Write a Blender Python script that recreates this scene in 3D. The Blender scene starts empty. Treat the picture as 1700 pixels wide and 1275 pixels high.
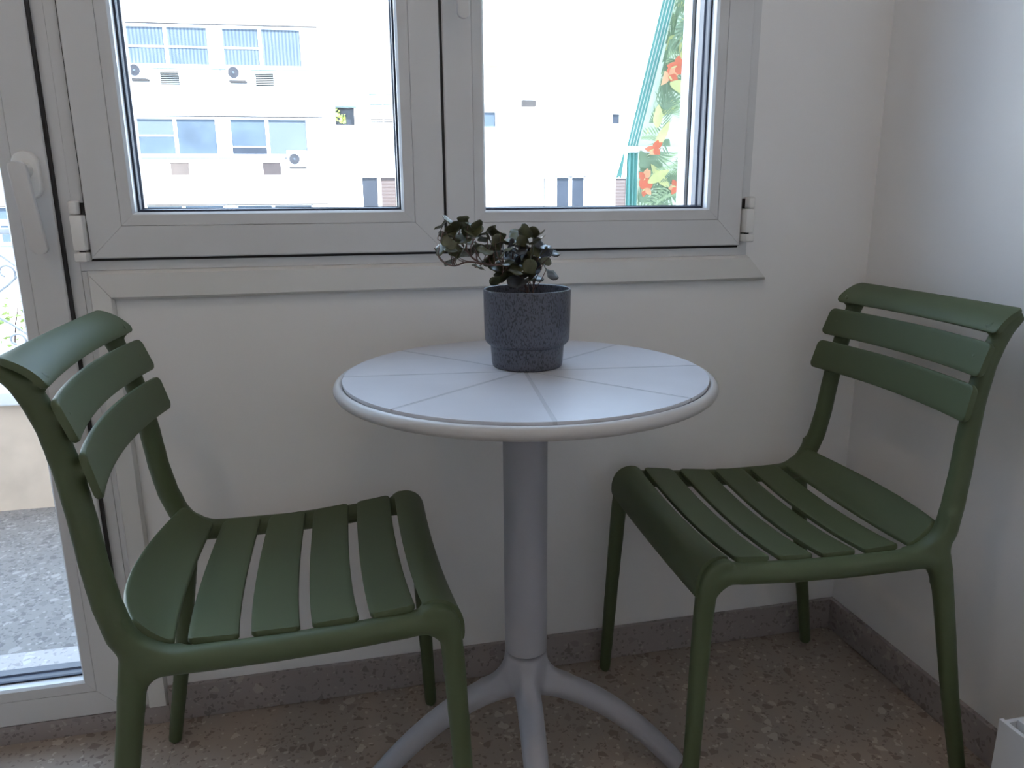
import bpy, bmesh, math, random
from mathutils import Vector, Matrix
random.seed(7)
S = bpy.context.scene
COL = S.collection

# ------------------------------------------------------------------ camera
FPX = 1226.2
YAW, PITCH, ROLL = 0.21633, 0.238835, -0.007776
cam_d = bpy.data.cameras.new('camera')
cam = bpy.data.objects.new('camera', cam_d)
COL.objects.link(cam)
fw = Vector((math.sin(YAW) * math.cos(PITCH), math.cos(YAW) * math.cos(PITCH), -math.sin(PITCH)))
rt = Vector((math.cos(YAW), -math.sin(YAW), 0))
up = rt.cross(fw)
r2 = rt * math.cos(ROLL) + up * math.sin(ROLL)
u2 = -rt * math.sin(ROLL) + up * math.cos(ROLL)
m = Matrix((r2, u2, -fw)).transposed().to_4x4()
m.translation = Vector((0, -1.3909, 0.98934))
cam.matrix_world = m
cam_d.sensor_fit = 'HORIZONTAL'
cam_d.sensor_width = 36
cam_d.lens = FPX / 1700 * 36
cam_d.clip_start = 0.02
S.camera = cam

# ------------------------------------------------------------------ sky, sun, exposure
world = bpy.data.worlds.new('sky')
S.world = world
world.use_nodes = True
bg = world.node_tree.nodes['Background']
bg.inputs[0].default_value = (0.52, 0.72, 1.0, 1)
bg.inputs[1].default_value = 7.6
sun_d = bpy.data.lights.new('sun', 'SUN')
sun_d.energy = 45.0
sun_d.angle = 0.01
sun_d.color = (0.90, 0.945, 1.0)
sun = bpy.data.objects.new('sun', sun_d)
COL.objects.link(sun)
sun.rotation_euler = Vector((0.30, -0.60, 0.74)).to_track_quat('Z', 'Y').to_euler()
S.view_settings.view_transform = 'Standard'
S.view_settings.look = 'None'
S.view_settings.exposure = -0.27
S.view_settings.gamma = 1
S.view_settings.use_curve_mapping = False
S.cycles.use_denoising = True
S.cycles.max_bounces = 16
S.cycles.diffuse_bounces = 8
S.cycles.transparent_max_bounces = 16
S.cycles.caustics_reflective = False
S.cycles.caustics_refractive = False


# ------------------------------------------------------------------ materials
def new_mat(name):
    mt = bpy.data.materials.new(name)
    mt.use_nodes = True
    nt = mt.node_tree
    return mt, nt, nt.nodes['Principled BSDF']


def N(nt, kind, **kw):
    n = nt.nodes.new(kind)
    for k, v in kw.items():
        setattr(n, k, v)
    return n


def plain(name, col, rough=0.5, metal=0.0, bump=0.0, bscale=300, spec=0.5, vary=0.0, vscale=3.0):
    mt, nt, b = new_mat(name)
    b.inputs['Base Color'].default_value = (*col, 1)
    b.inputs['Roughness'].default_value = rough
    b.inputs['Metallic'].default_value = metal
    b.inputs['Specular IOR Level'].default_value = spec
    geo = N(nt, 'ShaderNodeNewGeometry')
    if vary > 0:
        nz = N(nt, 'ShaderNodeTexNoise')
        nz.inputs['Scale'].default_value = vscale
        nz.inputs['Detail'].default_value = 4
        nt.links.new(geo.outputs['Position'], nz.inputs['Vector'])
        cr = N(nt, 'ShaderNodeValToRGB')
        cr.color_ramp.elements[0].position = 0.3
        cr.color_ramp.elements[1].position = 0.7
        cr.color_ramp.elements[0].color = (*[c * (1 - vary) for c in col], 1)
        cr.color_ramp.elements[1].color = (*[min(1, c * (1 + vary)) for c in col], 1)
        nt.links.new(nz.outputs['Fac'], cr.inputs['Fac'])
        nt.links.new(cr.outputs['Color'], b.inputs['Base Color'])
    if bump > 0:
        nz = N(nt, 'ShaderNodeTexNoise')
        nz.inputs['Scale'].default_value = bscale
        nz.inputs['Detail'].default_value = 3
        nt.links.new(geo.outputs['Position'], nz.inputs['Vector'])
        bp = N(nt, 'ShaderNodeBump')
        bp.inputs['Strength'].default_value = bump
        bp.inputs['Distance'].default_value = 0.001
        nt.links.new(nz.outputs['Fac'], bp.inputs['Height'])
        nt.links.new(bp.outputs['Normal'], b.inputs['Normal'])
    return mt


def terrazzo(name, base, light, dark, rough=0.35, s1=42, s2=105, amount=0.62):
    mt, nt, b = new_mat(name)
    L = nt.links.new
    geo = N(nt, 'ShaderNodeNewGeometry')
    nz = N(nt, 'ShaderNodeTexNoise')
    nz.inputs['Scale'].default_value = 60
    L(geo.outputs['Position'], nz.inputs['Vector'])
    mixv = N(nt, 'ShaderNodeVectorMath', operation='MULTIPLY_ADD')
    mixv.inputs[1].default_value = (0.012,) * 3
    L(nz.outputs['Color'], mixv.inputs[0])
    L(geo.outputs['Position'], mixv.inputs[2])
    cl = N(nt, 'ShaderNodeTexNoise')
    cl.inputs['Scale'].default_value = 7
    cl.inputs['Detail'].default_value = 5
    L(geo.outputs['Position'], cl.inputs['Vector'])
    br = N(nt, 'ShaderNodeValToRGB')
    br.color_ramp.elements[0].color = (*[c * 0.86 for c in base], 1)
    br.color_ramp.elements[1].color = (*[c * 1.12 for c in base], 1)
    L(cl.outputs['Fac'], br.inputs['Fac'])
    prev = br.outputs['Color']
    for sc, am, edge in ((s2, amount + 0.08, 0.10), (s1, amount + 0.17, 0.13)):
        v1 = N(nt, 'ShaderNodeTexVoronoi', feature='F1')
        v1.inputs['Scale'].default_value = sc
        v2 = N(nt, 'ShaderNodeTexVoronoi', feature='DISTANCE_TO_EDGE')
        v2.inputs['Scale'].default_value = sc
        L(mixv.outputs[0], v1.inputs['Vector'])
        L(mixv.outputs[0], v2.inputs['Vector'])
        sep = N(nt, 'ShaderNodeSeparateColor')
        L(v1.outputs['Color'], sep.inputs[0])
        pick = N(nt, 'ShaderNodeMath', operation='GREATER_THAN')
        pick.inputs[1].default_value = am
        L(sep.outputs[0], pick.inputs[0])
        ed = N(nt, 'ShaderNodeMath', operation='GREATER_THAN')
        ed.inputs[1].default_value = edge
        L(v2.outputs['Distance'], ed.inputs[0])
        ms = N(nt, 'ShaderNodeMath', operation='MULTIPLY')
        L(pick.outputs[0], ms.inputs[0])
        L(ed.outputs[0], ms.inputs[1])
        ramp = N(nt, 'ShaderNodeValToRGB')
        ramp.color_ramp.interpolation = 'CONSTANT'
        e = ramp.color_ramp.elements
        e[0].color = (*dark, 1)
        e[1].position = 0.55
        e[1].color = (*[0.5 * (x + y) for x, y in zip(dark, base)], 1)
        n3 = e.new(0.78)
        n3.color = (*light, 1)
        L(sep.outputs[1], ramp.inputs['Fac'])
        mx = N(nt, 'ShaderNodeMix', data_type='RGBA')
        L(ms.outputs[0], mx.inputs[0])
        L(prev, mx.inputs[6])
        L(ramp.outputs['Color'], mx.inputs[7])
        prev = mx.outputs[2]
    L(prev, b.inputs['Base Color'])
    b.inputs['Roughness'].default_value = rough
    return mt


def glass_mat(name, tint=(1, 1, 1)):
    mt = bpy.data.materials.new(name)
    mt.use_nodes = True
    nt = mt.node_tree
    nt.nodes.clear()
    out = N(nt, 'ShaderNodeOutputMaterial')
    tr = N(nt, 'ShaderNodeBsdfTransparent')
    tr.inputs[0].default_value = (*tint, 1)
    gl = N(nt, 'ShaderNodeBsdfGlossy')
    gl.inputs['Roughness'].default_value = 0.02
    fr = N(nt, 'ShaderNodeFresnel')
    geo = N(nt, 'ShaderNodeNewGeometry')
    io = N(nt, 'ShaderNodeMix')                # same reflectance entering and leaving the sheet
    io.inputs[2].default_value = 1.4
    io.inputs[3].default_value = 1 / 1.4
    nt.links.new(geo.outputs['Backfacing'], io.inputs[0])
    nt.links.new(io.outputs[0], fr.inputs[0])
    mx = N(nt, 'ShaderNodeMixShader')
    nt.links.new(fr.outputs[0], mx.inputs[0])
    nt.links.new(tr.outputs[0], mx.inputs[1])
    nt.links.new(gl.outputs[0], mx.inputs[2])
    nt.links.new(mx.outputs[0], out.inputs[0])
    return mt


def cloth_mat(name, col, trans=0.5):
    mt = bpy.data.materials.new(name)
    mt.use_nodes = True
    nt = mt.node_tree
    nt.nodes.clear()
    out = N(nt, 'ShaderNodeOutputMaterial')
    d = N(nt, 'ShaderNodeBsdfDiffuse')
    t = N(nt, 'ShaderNodeBsdfTranslucent')
    geo = N(nt, 'ShaderNodeNewGeometry')
    nz = N(nt, 'ShaderNodeTexNoise')
    nz.inputs['Scale'].default_value = 25
    nt.links.new(geo.outputs['Position'], nz.inputs['Vector'])
    cr = N(nt, 'ShaderNodeValToRGB')
    cr.color_ramp.elements[0].color = (*[c * 0.85 for c in col], 1)
    cr.color_ramp.elements[1].color = (*[min(1, c * 1.15) for c in col], 1)
    nt.links.new(nz.outputs['Fac'], cr.inputs['Fac'])
    nt.links.new(cr.outputs[0], d.inputs[0])
    nt.links.new(cr.outputs[0], t.inputs[0])
    mx = N(nt, 'ShaderNodeMixShader')
    mx.inputs[0].default_value = trans
    nt.links.new(d.outputs[0], mx.inputs[1])
    nt.links.new(t.outputs[0], mx.inputs[2])
    nt.links.new(mx.outputs[0], out.inputs[0])
    return mt


def speckle(name, base, fleck, rough):
    mt, nt, b = new_mat(name)
    L = nt.links.new
    tc = N(nt, 'ShaderNodeTexCoord')
    mp = N(nt, 'ShaderNodeMapping')
    mp.inputs['Scale'].default_value = (1, 1, 0.45)
    L(tc.outputs['Object'], mp.inputs[0])
    nz = N(nt, 'ShaderNodeTexNoise')
    nz.inputs['Scale'].default_value = 480
    nz.inputs['Detail'].default_value = 3
    L(mp.outputs[0], nz.inputs['Vector'])
    cr = N(nt, 'ShaderNodeValToRGB')
    cr.color_ramp.elements[0].position = 0.38
    cr.color_ramp.elements[1].position = 0.5
    cr.color_ramp.elements[0].color = (*fleck, 1)
    cr.color_ramp.elements[1].color = (*base, 1)
    L(nz.outputs['Fac'], cr.inputs['Fac'])
    L(cr.outputs['Color'], b.inputs['Base Color'])
    bp = N(nt, 'ShaderNodeBump')
    bp.inputs['Strength'].default_value = 0.35
    bp.inputs['Distance'].default_value = 0.0006
    L(nz.outputs['Fac'], bp.inputs['Height'])
    L(bp.outputs['Normal'], b.inputs['Normal'])
    b.inputs['Roughness'].default_value = rough
    return mt


def two_sided(name, top, back, rough):
    mt, nt, b = new_mat(name)
    L = nt.links.new
    geo = N(nt, 'ShaderNodeNewGeometry')
    nz = N(nt, 'ShaderNodeTexNoise')
    nz.inputs['Scale'].default_value = 90
    L(geo.outputs['Position'], nz.inputs['Vector'])
    mx = N(nt, 'ShaderNodeMix', data_type='RGBA')
    mx.inputs[6].default_value = (*top, 1)
    mx.inputs[7].default_value = (*back, 1)
    L(nz.outputs['Fac'], mx.inputs[0])
    L(mx.outputs[2], b.inputs['Base Color'])
    b.inputs['Roughness'].default_value = rough
    return mt


def striped(name, c1, c2, scale, axis='X', rough=0.3):
    mt, nt, b = new_mat(name)
    L = nt.links.new
    tc = N(nt, 'ShaderNodeTexCoord')
    w = N(nt, 'ShaderNodeTexWave', wave_type='BANDS', bands_direction=axis)
    w.inputs['Scale'].default_value = scale
    w.inputs['Distortion'].default_value = 0.4
    L(tc.outputs['Object'], w.inputs['Vector'])
    nz = N(nt, 'ShaderNodeTexNoise')
    nz.inputs['Scale'].default_value = 1.3
    L(tc.outputs['Object'], nz.inputs['Vector'])
    mu = N(nt, 'ShaderNodeMath', operation='MULTIPLY')
    L(w.outputs['Fac'], mu.inputs[0])
    L(nz.outputs['Fac'], mu.inputs[1])
    mx = N(nt, 'ShaderNodeMix', data_type='RGBA')
    mx.inputs[6].default_value = (*c1, 1)
    mx.inputs[7].default_value = (*c2, 1)
    L(mu.outputs[0], mx.inputs[0])
    L(mx.outputs[2], b.inputs['Base Color'])
    b.inputs['Roughness'].default_value = rough
    return mt


M = {
    'paint': plain('wall_paint', (0.76, 0.75, 0.745), 0.7, bump=0.15, bscale=160),
    'ceil': plain('ceiling_paint', (0.8, 0.8, 0.79), 0.8, bump=0.1, bscale=160),
    'alu': plain('white_lacquered_aluminium', (0.60, 0.60, 0.605), 0.42, bump=0.06, bscale=900),
    'alu_line': plain('aluminium_bead', (0.58, 0.58, 0.585), 0.42, bump=0.05, bscale=900),
    'casing': plain('casing_lacquer', (0.66, 0.65, 0.63), 0.38),
    'black': plain('black_seal', (0.008, 0.008, 0.01), 0.6, bump=0.1, bscale=200),
    'gasket': plain('dark_blue_seal', (0.02, 0.026, 0.05), 0.4, bump=0.1, bscale=200),
    'hard': plain('white_hardware', (0.74, 0.73, 0.71), 0.35, bump=0.02, bscale=500),
    'lever': plain('satin_lever', (0.60, 0.59, 0.585), 0.3, bump=0.02, bscale=500),
    'glass': glass_mat('window_glass', (0.97, 0.98, 0.98)),
    'floor': terrazzo('floor_terrazzo', (0.36, 0.30, 0.255), (0.50, 0.44, 0.385), (0.22, 0.175, 0.15), 0.35, 55, 140, 0.66),
    'skirt': terrazzo('skirting_terrazzo', (0.31, 0.275, 0.27), (0.38, 0.34, 0.325), (0.20, 0.175, 0.175), 0.35, 60, 150, 0.68),
    'green': plain('green_plastic', (0.068, 0.092, 0.043), 0.5, bump=0.12, bscale=1400, spec=0.4, vary=0.05),
    'table_top': plain('table_panel', (0.53, 0.545, 0.595), 0.33, bump=0.05, bscale=700, vary=0.04, vscale=12),
    'table_joint': plain('table_joint', (0.42, 0.435, 0.475), 0.4, bump=0.04, bscale=700),
    'table_metal': plain('table_metal', (0.44, 0.425, 0.415), 0.36, bump=0.04, bscale=700),
    'table_post': plain('table_post_paint', (0.33, 0.33, 0.36), 0.45, bump=0.04, bscale=700),
    'pot': speckle('pot_glaze', (0.085, 0.09, 0.115), (0.022, 0.023, 0.03), 0.38),
    'soil': plain('potting_soil', (0.025, 0.019, 0.014), 0.95, bump=1.0, bscale=260, vary=0.4, vscale=200),
    'leaf': two_sided('dark_leaf', (0.04, 0.045, 0.030), (0.11, 0.115, 0.050), 0.38),
    'leaf2': two_sided('blue_leaf', (0.06, 0.066, 0.085), (0.05, 0.055, 0.05), 0.3),
    'stem': plain('plant_stem', (0.13, 0.075, 0.06), 0.5, vary=0.2, vscale=200),
    'bin': plain('white_box_plastic', (0.62, 0.63, 0.65), 0.45, bump=0.05, bscale=500),
    'facade': plain('facade_render', (0.83, 0.82, 0.80), 0.85, bump=0.2, bscale=4, vary=0.02, vscale=0.6),
    'facade2': plain('facade_cream', (0.84, 0.83, 0.80), 0.85, vary=0.02, vscale=0.5),
    'ext': plain('exterior_wall_paint', (0.85, 0.85, 0.85), 0.8, bump=0.3, bscale=60),
    'wframe': plain('far_window_frame', (0.8, 0.81, 0.82), 0.4, vary=0.03),
    'pane_strip': striped('far_pane_with_strip_blinds', (0.034, 0.048, 0.064), (0.115, 0.13, 0.14), 2.6),
    'pane': plain('far_pane', (0.045, 0.060, 0.078), 0.12, vary=0.25, vscale=0.9),
    'blind': plain('far_roller_blind', (0.055, 0.068, 0.082), 0.5, vary=0.05, vscale=1.0),
    'dark_pane': plain('far_dark_pane', (0.016, 0.019, 0.026), 0.2, vary=0.2, vscale=1.5),
    'line': plain('dark_edge', (0.020, 0.017, 0.016), 0.8, vary=0.3, vscale=2),  # one dark tone for ledges, joints, pipes and other thin parts
    'louvre': plain('louvre_metal', (0.035, 0.035, 0.042), 0.5, vary=0.05),
    'louvre_white': plain('louvre_enamel', (0.12, 0.125, 0.122), 0.6, vary=0.05),
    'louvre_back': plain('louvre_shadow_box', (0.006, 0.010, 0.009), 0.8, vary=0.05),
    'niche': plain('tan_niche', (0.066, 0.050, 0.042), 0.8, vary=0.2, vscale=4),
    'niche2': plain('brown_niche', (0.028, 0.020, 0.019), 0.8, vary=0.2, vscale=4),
    'ac': plain('air_conditioner_casing', (0.85, 0.85, 0.84), 0.5, vary=0.02),
    'fan': plain('fan_grille_grey', (0.016, 0.016, 0.020), 0.6, vary=0.1),
    'shutter': striped('wood_roller_shutter', (0.040, 0.024, 0.020), (0.075, 0.06, 0.056), 2.2, 'Z', 0.6),
    'teal': cloth_mat('teal_awning_trim', (0.20, 0.42, 0.39), 0.35),
    'canvas': cloth_mat('pale_awning_canvas', (0.66, 0.70, 0.62), 0.45),
    'p_dark': cloth_mat('print_dark_green', (0.27, 0.36, 0.25), 0.4),
    'p_mid': cloth_mat('print_mid_green', (0.42, 0.53, 0.34), 0.4),
    'p_yel': cloth_mat('print_yellow_green', (0.68, 0.68, 0.34), 0.4),
    'p_red': cloth_mat('print_red', (0.72, 0.22, 0.14), 0.4),
    'p_org': cloth_mat('print_orange', (0.80, 0.46, 0.28), 0.4),
    'p_white': cloth_mat('print_white', (0.85, 0.86, 0.82), 0.4),
    'parapet': plain('parapet_concrete', (0.60, 0.47, 0.36), 0.9, bump=0.5, bscale=40, vary=0.16, vscale=6),
    'cap': plain('parapet_cap', (0.70, 0.69, 0.67), 0.8, vary=0.05),
    'bfloor': terrazzo('balcony_terrazzo', (0.17, 0.15, 0.135), (0.25, 0.225, 0.205), (0.10, 0.085, 0.08), 0.6, 45, 120, 0.5),
    'iron': plain('painted_iron', (0.42, 0.43, 0.45), 0.45, vary=0.08, vscale=30),
    'bush': two_sided('bush_leaf', (0.40, 0.46, 0.10), (0.20, 0.30, 0.07), 0.6),
    'street': plain('street_paving', (0.45, 0.44, 0.42), 0.9, vary=0.1, vscale=0.3),
    'rail_orange': plain('faded_orange_rail', (0.10, 0.068, 0.052), 0.7, vary=0.1),
    'cloth_teal': plain('teal_edge', (0.024, 0.048, 0.052), 0.7, vary=0.1),
}

# ------------------------------------------------------------------ builders
ORG = {}


def tag(o, label=None, cat=None, group=None, kind=None):
    if label: o['label'] = label
    if cat: o['category'] = cat
    if group: o['group'] = group
    if kind: o['kind'] = kind
    return o


def empty(name, loc=(0, 0, 0), rz=0.0):
    o = bpy.data.objects.new(name, None)
    o.empty_display_size = 0.05
    COL.objects.link(o)
    o.location = loc
    o.rotation_euler = (0, 0, rz)
    ORG[o] = Vector(loc)
    return o


class MB:
    """collects geometry in world (or thing-local) coordinates"""

    def __init__(self):
        self.v = []
        self.f = []
        self.mi = []

    def add(self, verts, faces, mi=0):
        n = len(self.v)
        self.v += [tuple(p) for p in verts]
        self.f += [tuple(i + n for i in f) for f in faces]
        self.mi += [mi] * len(faces)
        return self

    def box(self, x0, x1, y0, y1, z0, z1, bev=0.0, seg=2):
        bm = bmesh.new()
        bmesh.ops.create_cube(bm, size=1)
        for v in bm.verts:
            v.co = Vector(((x0 + x1) / 2 + v.co.x * (x1 - x0), (y0 + y1) / 2 + v.co.y * (y1 - y0), (z0 + z1) / 2 + v.co.z * (z1 - z0)))
        if bev > 0:
            bmesh.ops.bevel(bm, geom=list(bm.edges), offset=bev, segments=seg, profile=0.5, affect='EDGES')
        bm.verts.index_update()
        self.add([v.co[:] for v in bm.verts], [[v.index for v in f.verts] for f in bm.faces])
        bm.free()
        return self

    def prism(self, poly, axis, a0, a1):
        """poly = 2D points; axis 'y': poly is (x,z); 'x': poly is (y,z); 'z': (x,y)"""
        n = len(poly)
        def P(p, a):
            return {'y': (p[0], a, p[1]), 'x': (a, p[0], p[1]), 'z': (p[0], p[1], a)}[axis]
        vs = [P(p, a0) for p in poly] + [P(p, a1) for p in poly]
        fs = [tuple(range(n))[::-1], tuple(range(n, 2 * n))]
        fs += [(i, (i + 1) % n, n + (i + 1) % n, n + i) for i in range(n)]
        return self.add(vs, fs)

    def lathe(self, prof, cx, cy, seg=64):
        k = len(prof)
        vs = []
        for s in range(seg):
            a = 2 * math.pi * s / seg
            vs += [(cx + r * math.cos(a), cy + r * math.sin(a), z) for r, z in prof]
        fs = []
        for s in range(seg):
            t = (s + 1) % seg
            for i in range(k - 1):
                fs.append((s * k + i, t * k + i, t * k + i + 1, s * k + i + 1))
        return self.add(vs, fs)

    def tube(self, pts, rad, seg=10, cap=True, side=None):
        """rad: list of r or (r_in_plane, r_side); side: fixed side vector"""
        pts = [Vector(p) for p in pts]
        n = len(pts)
        vs = []
        prev = None
        for i, p in enumerate(pts):
            t = (pts[min(i + 1, n - 1)] - pts[max(i - 1, 0)]).normalized()
            if side is not None:
                sd = Vector(side)
                sd = (sd - t * sd.dot(t)).normalized()
            elif prev is None:
                a = Vector((0, 0, 1)) if abs(t.z) < 0.9 else Vector((1, 0, 0))
                sd = t.cross(a).normalized()
            else:
                sd = (prev - t * prev.dot(t)).normalized()
            prev = sd
            nn = t.cross(sd)
            r = rad[i] if isinstance(rad, (list, tuple)) else rad
            ra, rb = (r if isinstance(r, (list, tuple)) else (r, r))
            for k in range(seg):
                a = 2 * math.pi * k / seg
                vs.append(p + nn * (ra * math.cos(a)) + sd * (rb * math.sin(a)))
        fs = []
        for i in range(n - 1):
            for k in range(seg):
                k2 = (k + 1) % seg
                fs.append((i * seg + k, i * seg + k2, (i + 1) * seg + k2, (i + 1) * seg + k))
        if cap:
            fs.append(tuple(range(seg))[::-1])
            fs.append(tuple((n - 1) * seg + k for k in range(seg)))
        return self.add(vs, fs)

    def ring(self, x0, x1, z0, z1, prof, gap=0.0, sides='LRBT'):
        """mitred frame in the xz plane; prof = closed list of (inset, y)"""
        k = len(prof)
        def cor(d):
            return {'BL': (x0 + d, z0 + d), 'BR': (x1 - d, z0 + d), 'TR': (x1 - d, z1 - d), 'TL': (x0 + d, z1 - d)}
        S4 = {'B': ('BL', 'BR'), 'R': ('BR', 'TR'), 'T': ('TR', 'TL'), 'L': ('TL', 'BL')}
        for s in sides:
            a, b = S4[s]
            vs = []
            for end, oth, in ((a, b), (b, a)):
                for d, y in prof:
                    c = cor(d)
                    p = Vector((c[end][0], y, c[end][1]))
                    q = Vector((c[oth][0], y, c[oth][1]))
                    p += (q - p).normalized() * gap
                    vs.append(p)
            fs = [(i, (i + 1) % k, k + (i + 1) % k, k + i) for i in range(k)]
            fs += [tuple(range(k))[::-1], tuple(range(k, 2 * k))]
            self.add(vs, fs)
        return self

    def build(self, name, mat, parent=None, smooth=None, local=False):
        o0 = Vector((0, 0, 0)) if (parent is None or local) else ORG[parent]
        me = bpy.data.meshes.new(name)
        me.from_pydata([(Vector(p) - o0)[:] for p in self.v], [], self.f)
        mats = mat if isinstance(mat, list) else [mat]
        for mm in mats:
            me.materials.append(M[mm])
        if len(mats) > 1:
            me.polygons.foreach_set('material_index', self.mi)
        bm = bmesh.new()
        bm.from_mesh(me)
        bmesh.ops.recalc_face_normals(bm, faces=bm.faces)
        bm.to_mesh(me)
        bm.free()
        if smooth is not None:
            me.shade_smooth()
            if smooth < 170:
                me.set_sharp_from_angle(angle=math.radians(smooth))
        ob = bpy.data.objects.new(name, me)
        COL.objects.link(ob)
        ob.parent = parent
        ORG[ob] = o0
        return ob


def share(name, src, parent, loc=(0, 0, 0), rot=None, scale=None):
    o = bpy.data.objects.new(name, src.data if hasattr(src, 'data') else src)
    COL.objects.link(o)
    o.parent = parent
    o.location = loc
    if rot is not None:
        o.rotation_euler = rot
    if scale is not None:
        o.scale = scale
    if parent is not None:
        ORG[o] = ORG[parent]
    return o


def slab(surf, th, nt=20, nu=10, rc=0.008, halfw=0.03, length=0.4, er=0.0025, hint=(0, 0, 1), pad=None):
    """solid slat: surf(u,t) -> point, u,t in [-1,1]; rounded corners and edges"""
    mb = MB()
    ts = [-1 + 2 * i / nt for i in range(nt + 1)]
    e = 2 * rc / length
    extra = [e * (1 - math.cos(k * math.pi / 10)) for k in range(1, 5)]
    ts = sorted(set([round(t, 6) for t in ts if abs(t) < 1 - e * 1.02] + [1.0, -1.0] + [round(1 - x, 6) for x in extra + [e]] + [round(-1 + x, 6) for x in extra + [e]]))
    hint = Vector(hint)
    loops = []
    def nrm(u, t):
        h = 1e-3
        du = Vector(surf(u + h, t)) - Vector(surf(u - h, t))
        dt = Vector(surf(u, t + h)) - Vector(surf(u, t - h))
        n = du.cross(dt).normalized()
        return n if n.dot(hint) > 0 else -n
    ee = er / halfw
    for t in ts:
        d = (1 - abs(t)) * length / 2
        um = 1.0
        if d < rc:
            um = 1 - (rc - math.sqrt(max(0, rc * rc - (rc - d) ** 2))) / halfw
        tend = 1 if d > er else 0
        dz = 0 if d > 1e-6 else er
        us = [-um + ee + (2 * um - 2 * ee) * i / nu for i in range(nu + 1)]
        lp = []
        for u in us:
            lp.append((u, dz * 0.9))
        lp += [(um - ee * 0.3, max(er * 0.3, dz)), (um, max(er, dz)), (um, th - er), (um - ee, th)]
        for u in us[::-1][1:-1]:
            lp.append((u, th))
        lp += [(-um + ee, th), (-um, th - er), (-um, max(er, dz)), (-um + ee * 0.3, max(er * 0.3, dz))]
        pts = []
        for u, o in lp:
            p = Vector(surf(u, t))
            pts.append(p - nrm(u, t) * o)
        loops.append(pts)
    k = len(loops[0])
    vs = [p for l in loops for p in l]
    fs = []
    for i in range(len(loops) - 1):
        for j in range(k):
            j2 = (j + 1) % k
            fs.append((i * k + j, i * k + j2, (i + 1) * k + j2, (i + 1) * k + j))
    fs.append(tuple(range(k)))
    fs.append(tuple((len(loops) - 1) * k + j for j in range(k)))
    mb.add(vs, fs)
    return mb


def remesh(mb, voxel, smooth_it):
    me = bpy.data.meshes.new('tmp')
    me.from_pydata([tuple(p) for p in mb.v], [], mb.f)
    bm = bmesh.new(); bm.from_mesh(me)
    bmesh.ops.recalc_face_normals(bm, faces=bm.faces)
    bm.to_mesh(me); bm.free()
    ob = bpy.data.objects.new('tmp', me)
    COL.objects.link(ob)
    md = ob.modifiers.new('r', 'REMESH')
    md.mode = 'VOXEL'
    md.voxel_size = voxel
    sm = ob.modifiers.new('s', 'SMOOTH')
    sm.factor = 0.5
    sm.iterations = smooth_it
    dg = bpy.context.evaluated_depsgraph_get()
    ev = ob.evaluated_get(dg)
    bm = bmesh.new()
    bm.from_mesh(ev.to_mesh())
    ev.to_mesh_clear()
    bpy.data.objects.remove(ob)
    bpy.data.meshes.remove(me)
    return bm


def split_parts(bm, cuts, classify, names, mat, parent):
    """cut a joined moulding into its parts along planes, keep the shading normals continuous"""
    for co, no in cuts:
        bmesh.ops.bisect_plane(bm, geom=bm.verts[:] + bm.edges[:] + bm.faces[:], plane_co=co, plane_no=no)
    bm.normal_update()
    vn = [v.normal.copy() for v in bm.verts]
    bm.verts.index_update()
    out = {}
    for f in bm.faces:
        out.setdefault(classify(f.calc_center_median()), []).append([v.index for v in f.verts])
    res = []
    for key, faces in out.items():
        ids = sorted(set(i for f in faces for i in f))
        mp = {g: l for l, g in enumerate(ids)}
        bm.verts.ensure_lookup_table()
        me = bpy.data.meshes.new(names[key])
        me.from_pydata([bm.verts[i].co[:] for i in ids], [], [[mp[i] for i in f] for f in faces])
        me.materials.append(M[mat])
        me.shade_smooth()
        me.normals_split_custom_set_from_vertices([vn[i] for i in ids])
        o = bpy.data.objects.new(names[key], me)
        COL.objects.link(o)
        o.parent = parent
        ORG[o] = ORG[parent]
        res.append(o)
    bm.free()
    return res


def structure(o):
    o['kind'] = 'structure'
    return o


# ------------------------------------------------------------------ room shell
XR, XL, YB, ZC, WT = 1.084, -2.3, -3.3, 2.7, 0.25
WX0, WX1, WZ0, WZ1 = -0.44, 0.7955, 0.885, 2.24       # window frame
DX0, DX1, DZ1 = -1.36, -0.44, 2.24                       # door frame
floor = structure(empty('floor', (0, 0, 0)))
base = MB().box(XL - 0.2, XR + 0.2, YB - 0.2, 0.02, -0.06, -0.0009).build('floor_bed', 'skirt', floor)
xs = [XL, -1.974, -1.174, -0.374, 0.426, XR]
ys = [YB, -3.02, -2.22, -1.42, -0.62, 0.0]
for i in range(len(xs) - 1):
    for j in range(len(ys) - 1):
        MB().box(xs[i] + 0.0003, xs[i + 1] - 0.0003, ys[j] + 0.0003, ys[j + 1] - 0.0003, -0.012, 0.0, 0.0003, 1).build('tile', 'floor', floor)
w = MB()
w.box(WX1, XR + 0.15, 0, WT, -0.05, ZC)                     # right of the window
w.box(-0.43, WX1, 0, WT, -0.05, WZ0 - 0.001)                  # below
w.box(DX0, WX1, 0, WT, WZ1, ZC)                              # above
w.box(XL - 0.15, DX0, 0, WT, -0.05, ZC)                     # left of the door
structure(w.build('wall_back', 'paint'))
structure(MB().box(XR, XR + 0.15, YB - 0.15, 0, -0.05, ZC).build('wall_right', 'paint'))
structure(MB().box(XL - 0.15, XL, YB - 0.15, 0, -0.05, ZC).build('wall_left', 'paint'))
structure(MB().box(XL - 0.15, XR + 0.15, YB - 0.15, YB, -0.05, ZC).build('wall_front', 'paint'))
structure(MB().box(XL - 0.15, XR + 0.15, YB - 0.15, WT, ZC, ZC + 0.12).build('ceiling', 'ceil'))
HB = 0.0743
structure(MB().box(-0.392, XR - 0.011, -0.011, 0.0, 0.0005, HB, 0.0012).build('baseboard_back', 'skirt'))
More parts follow.
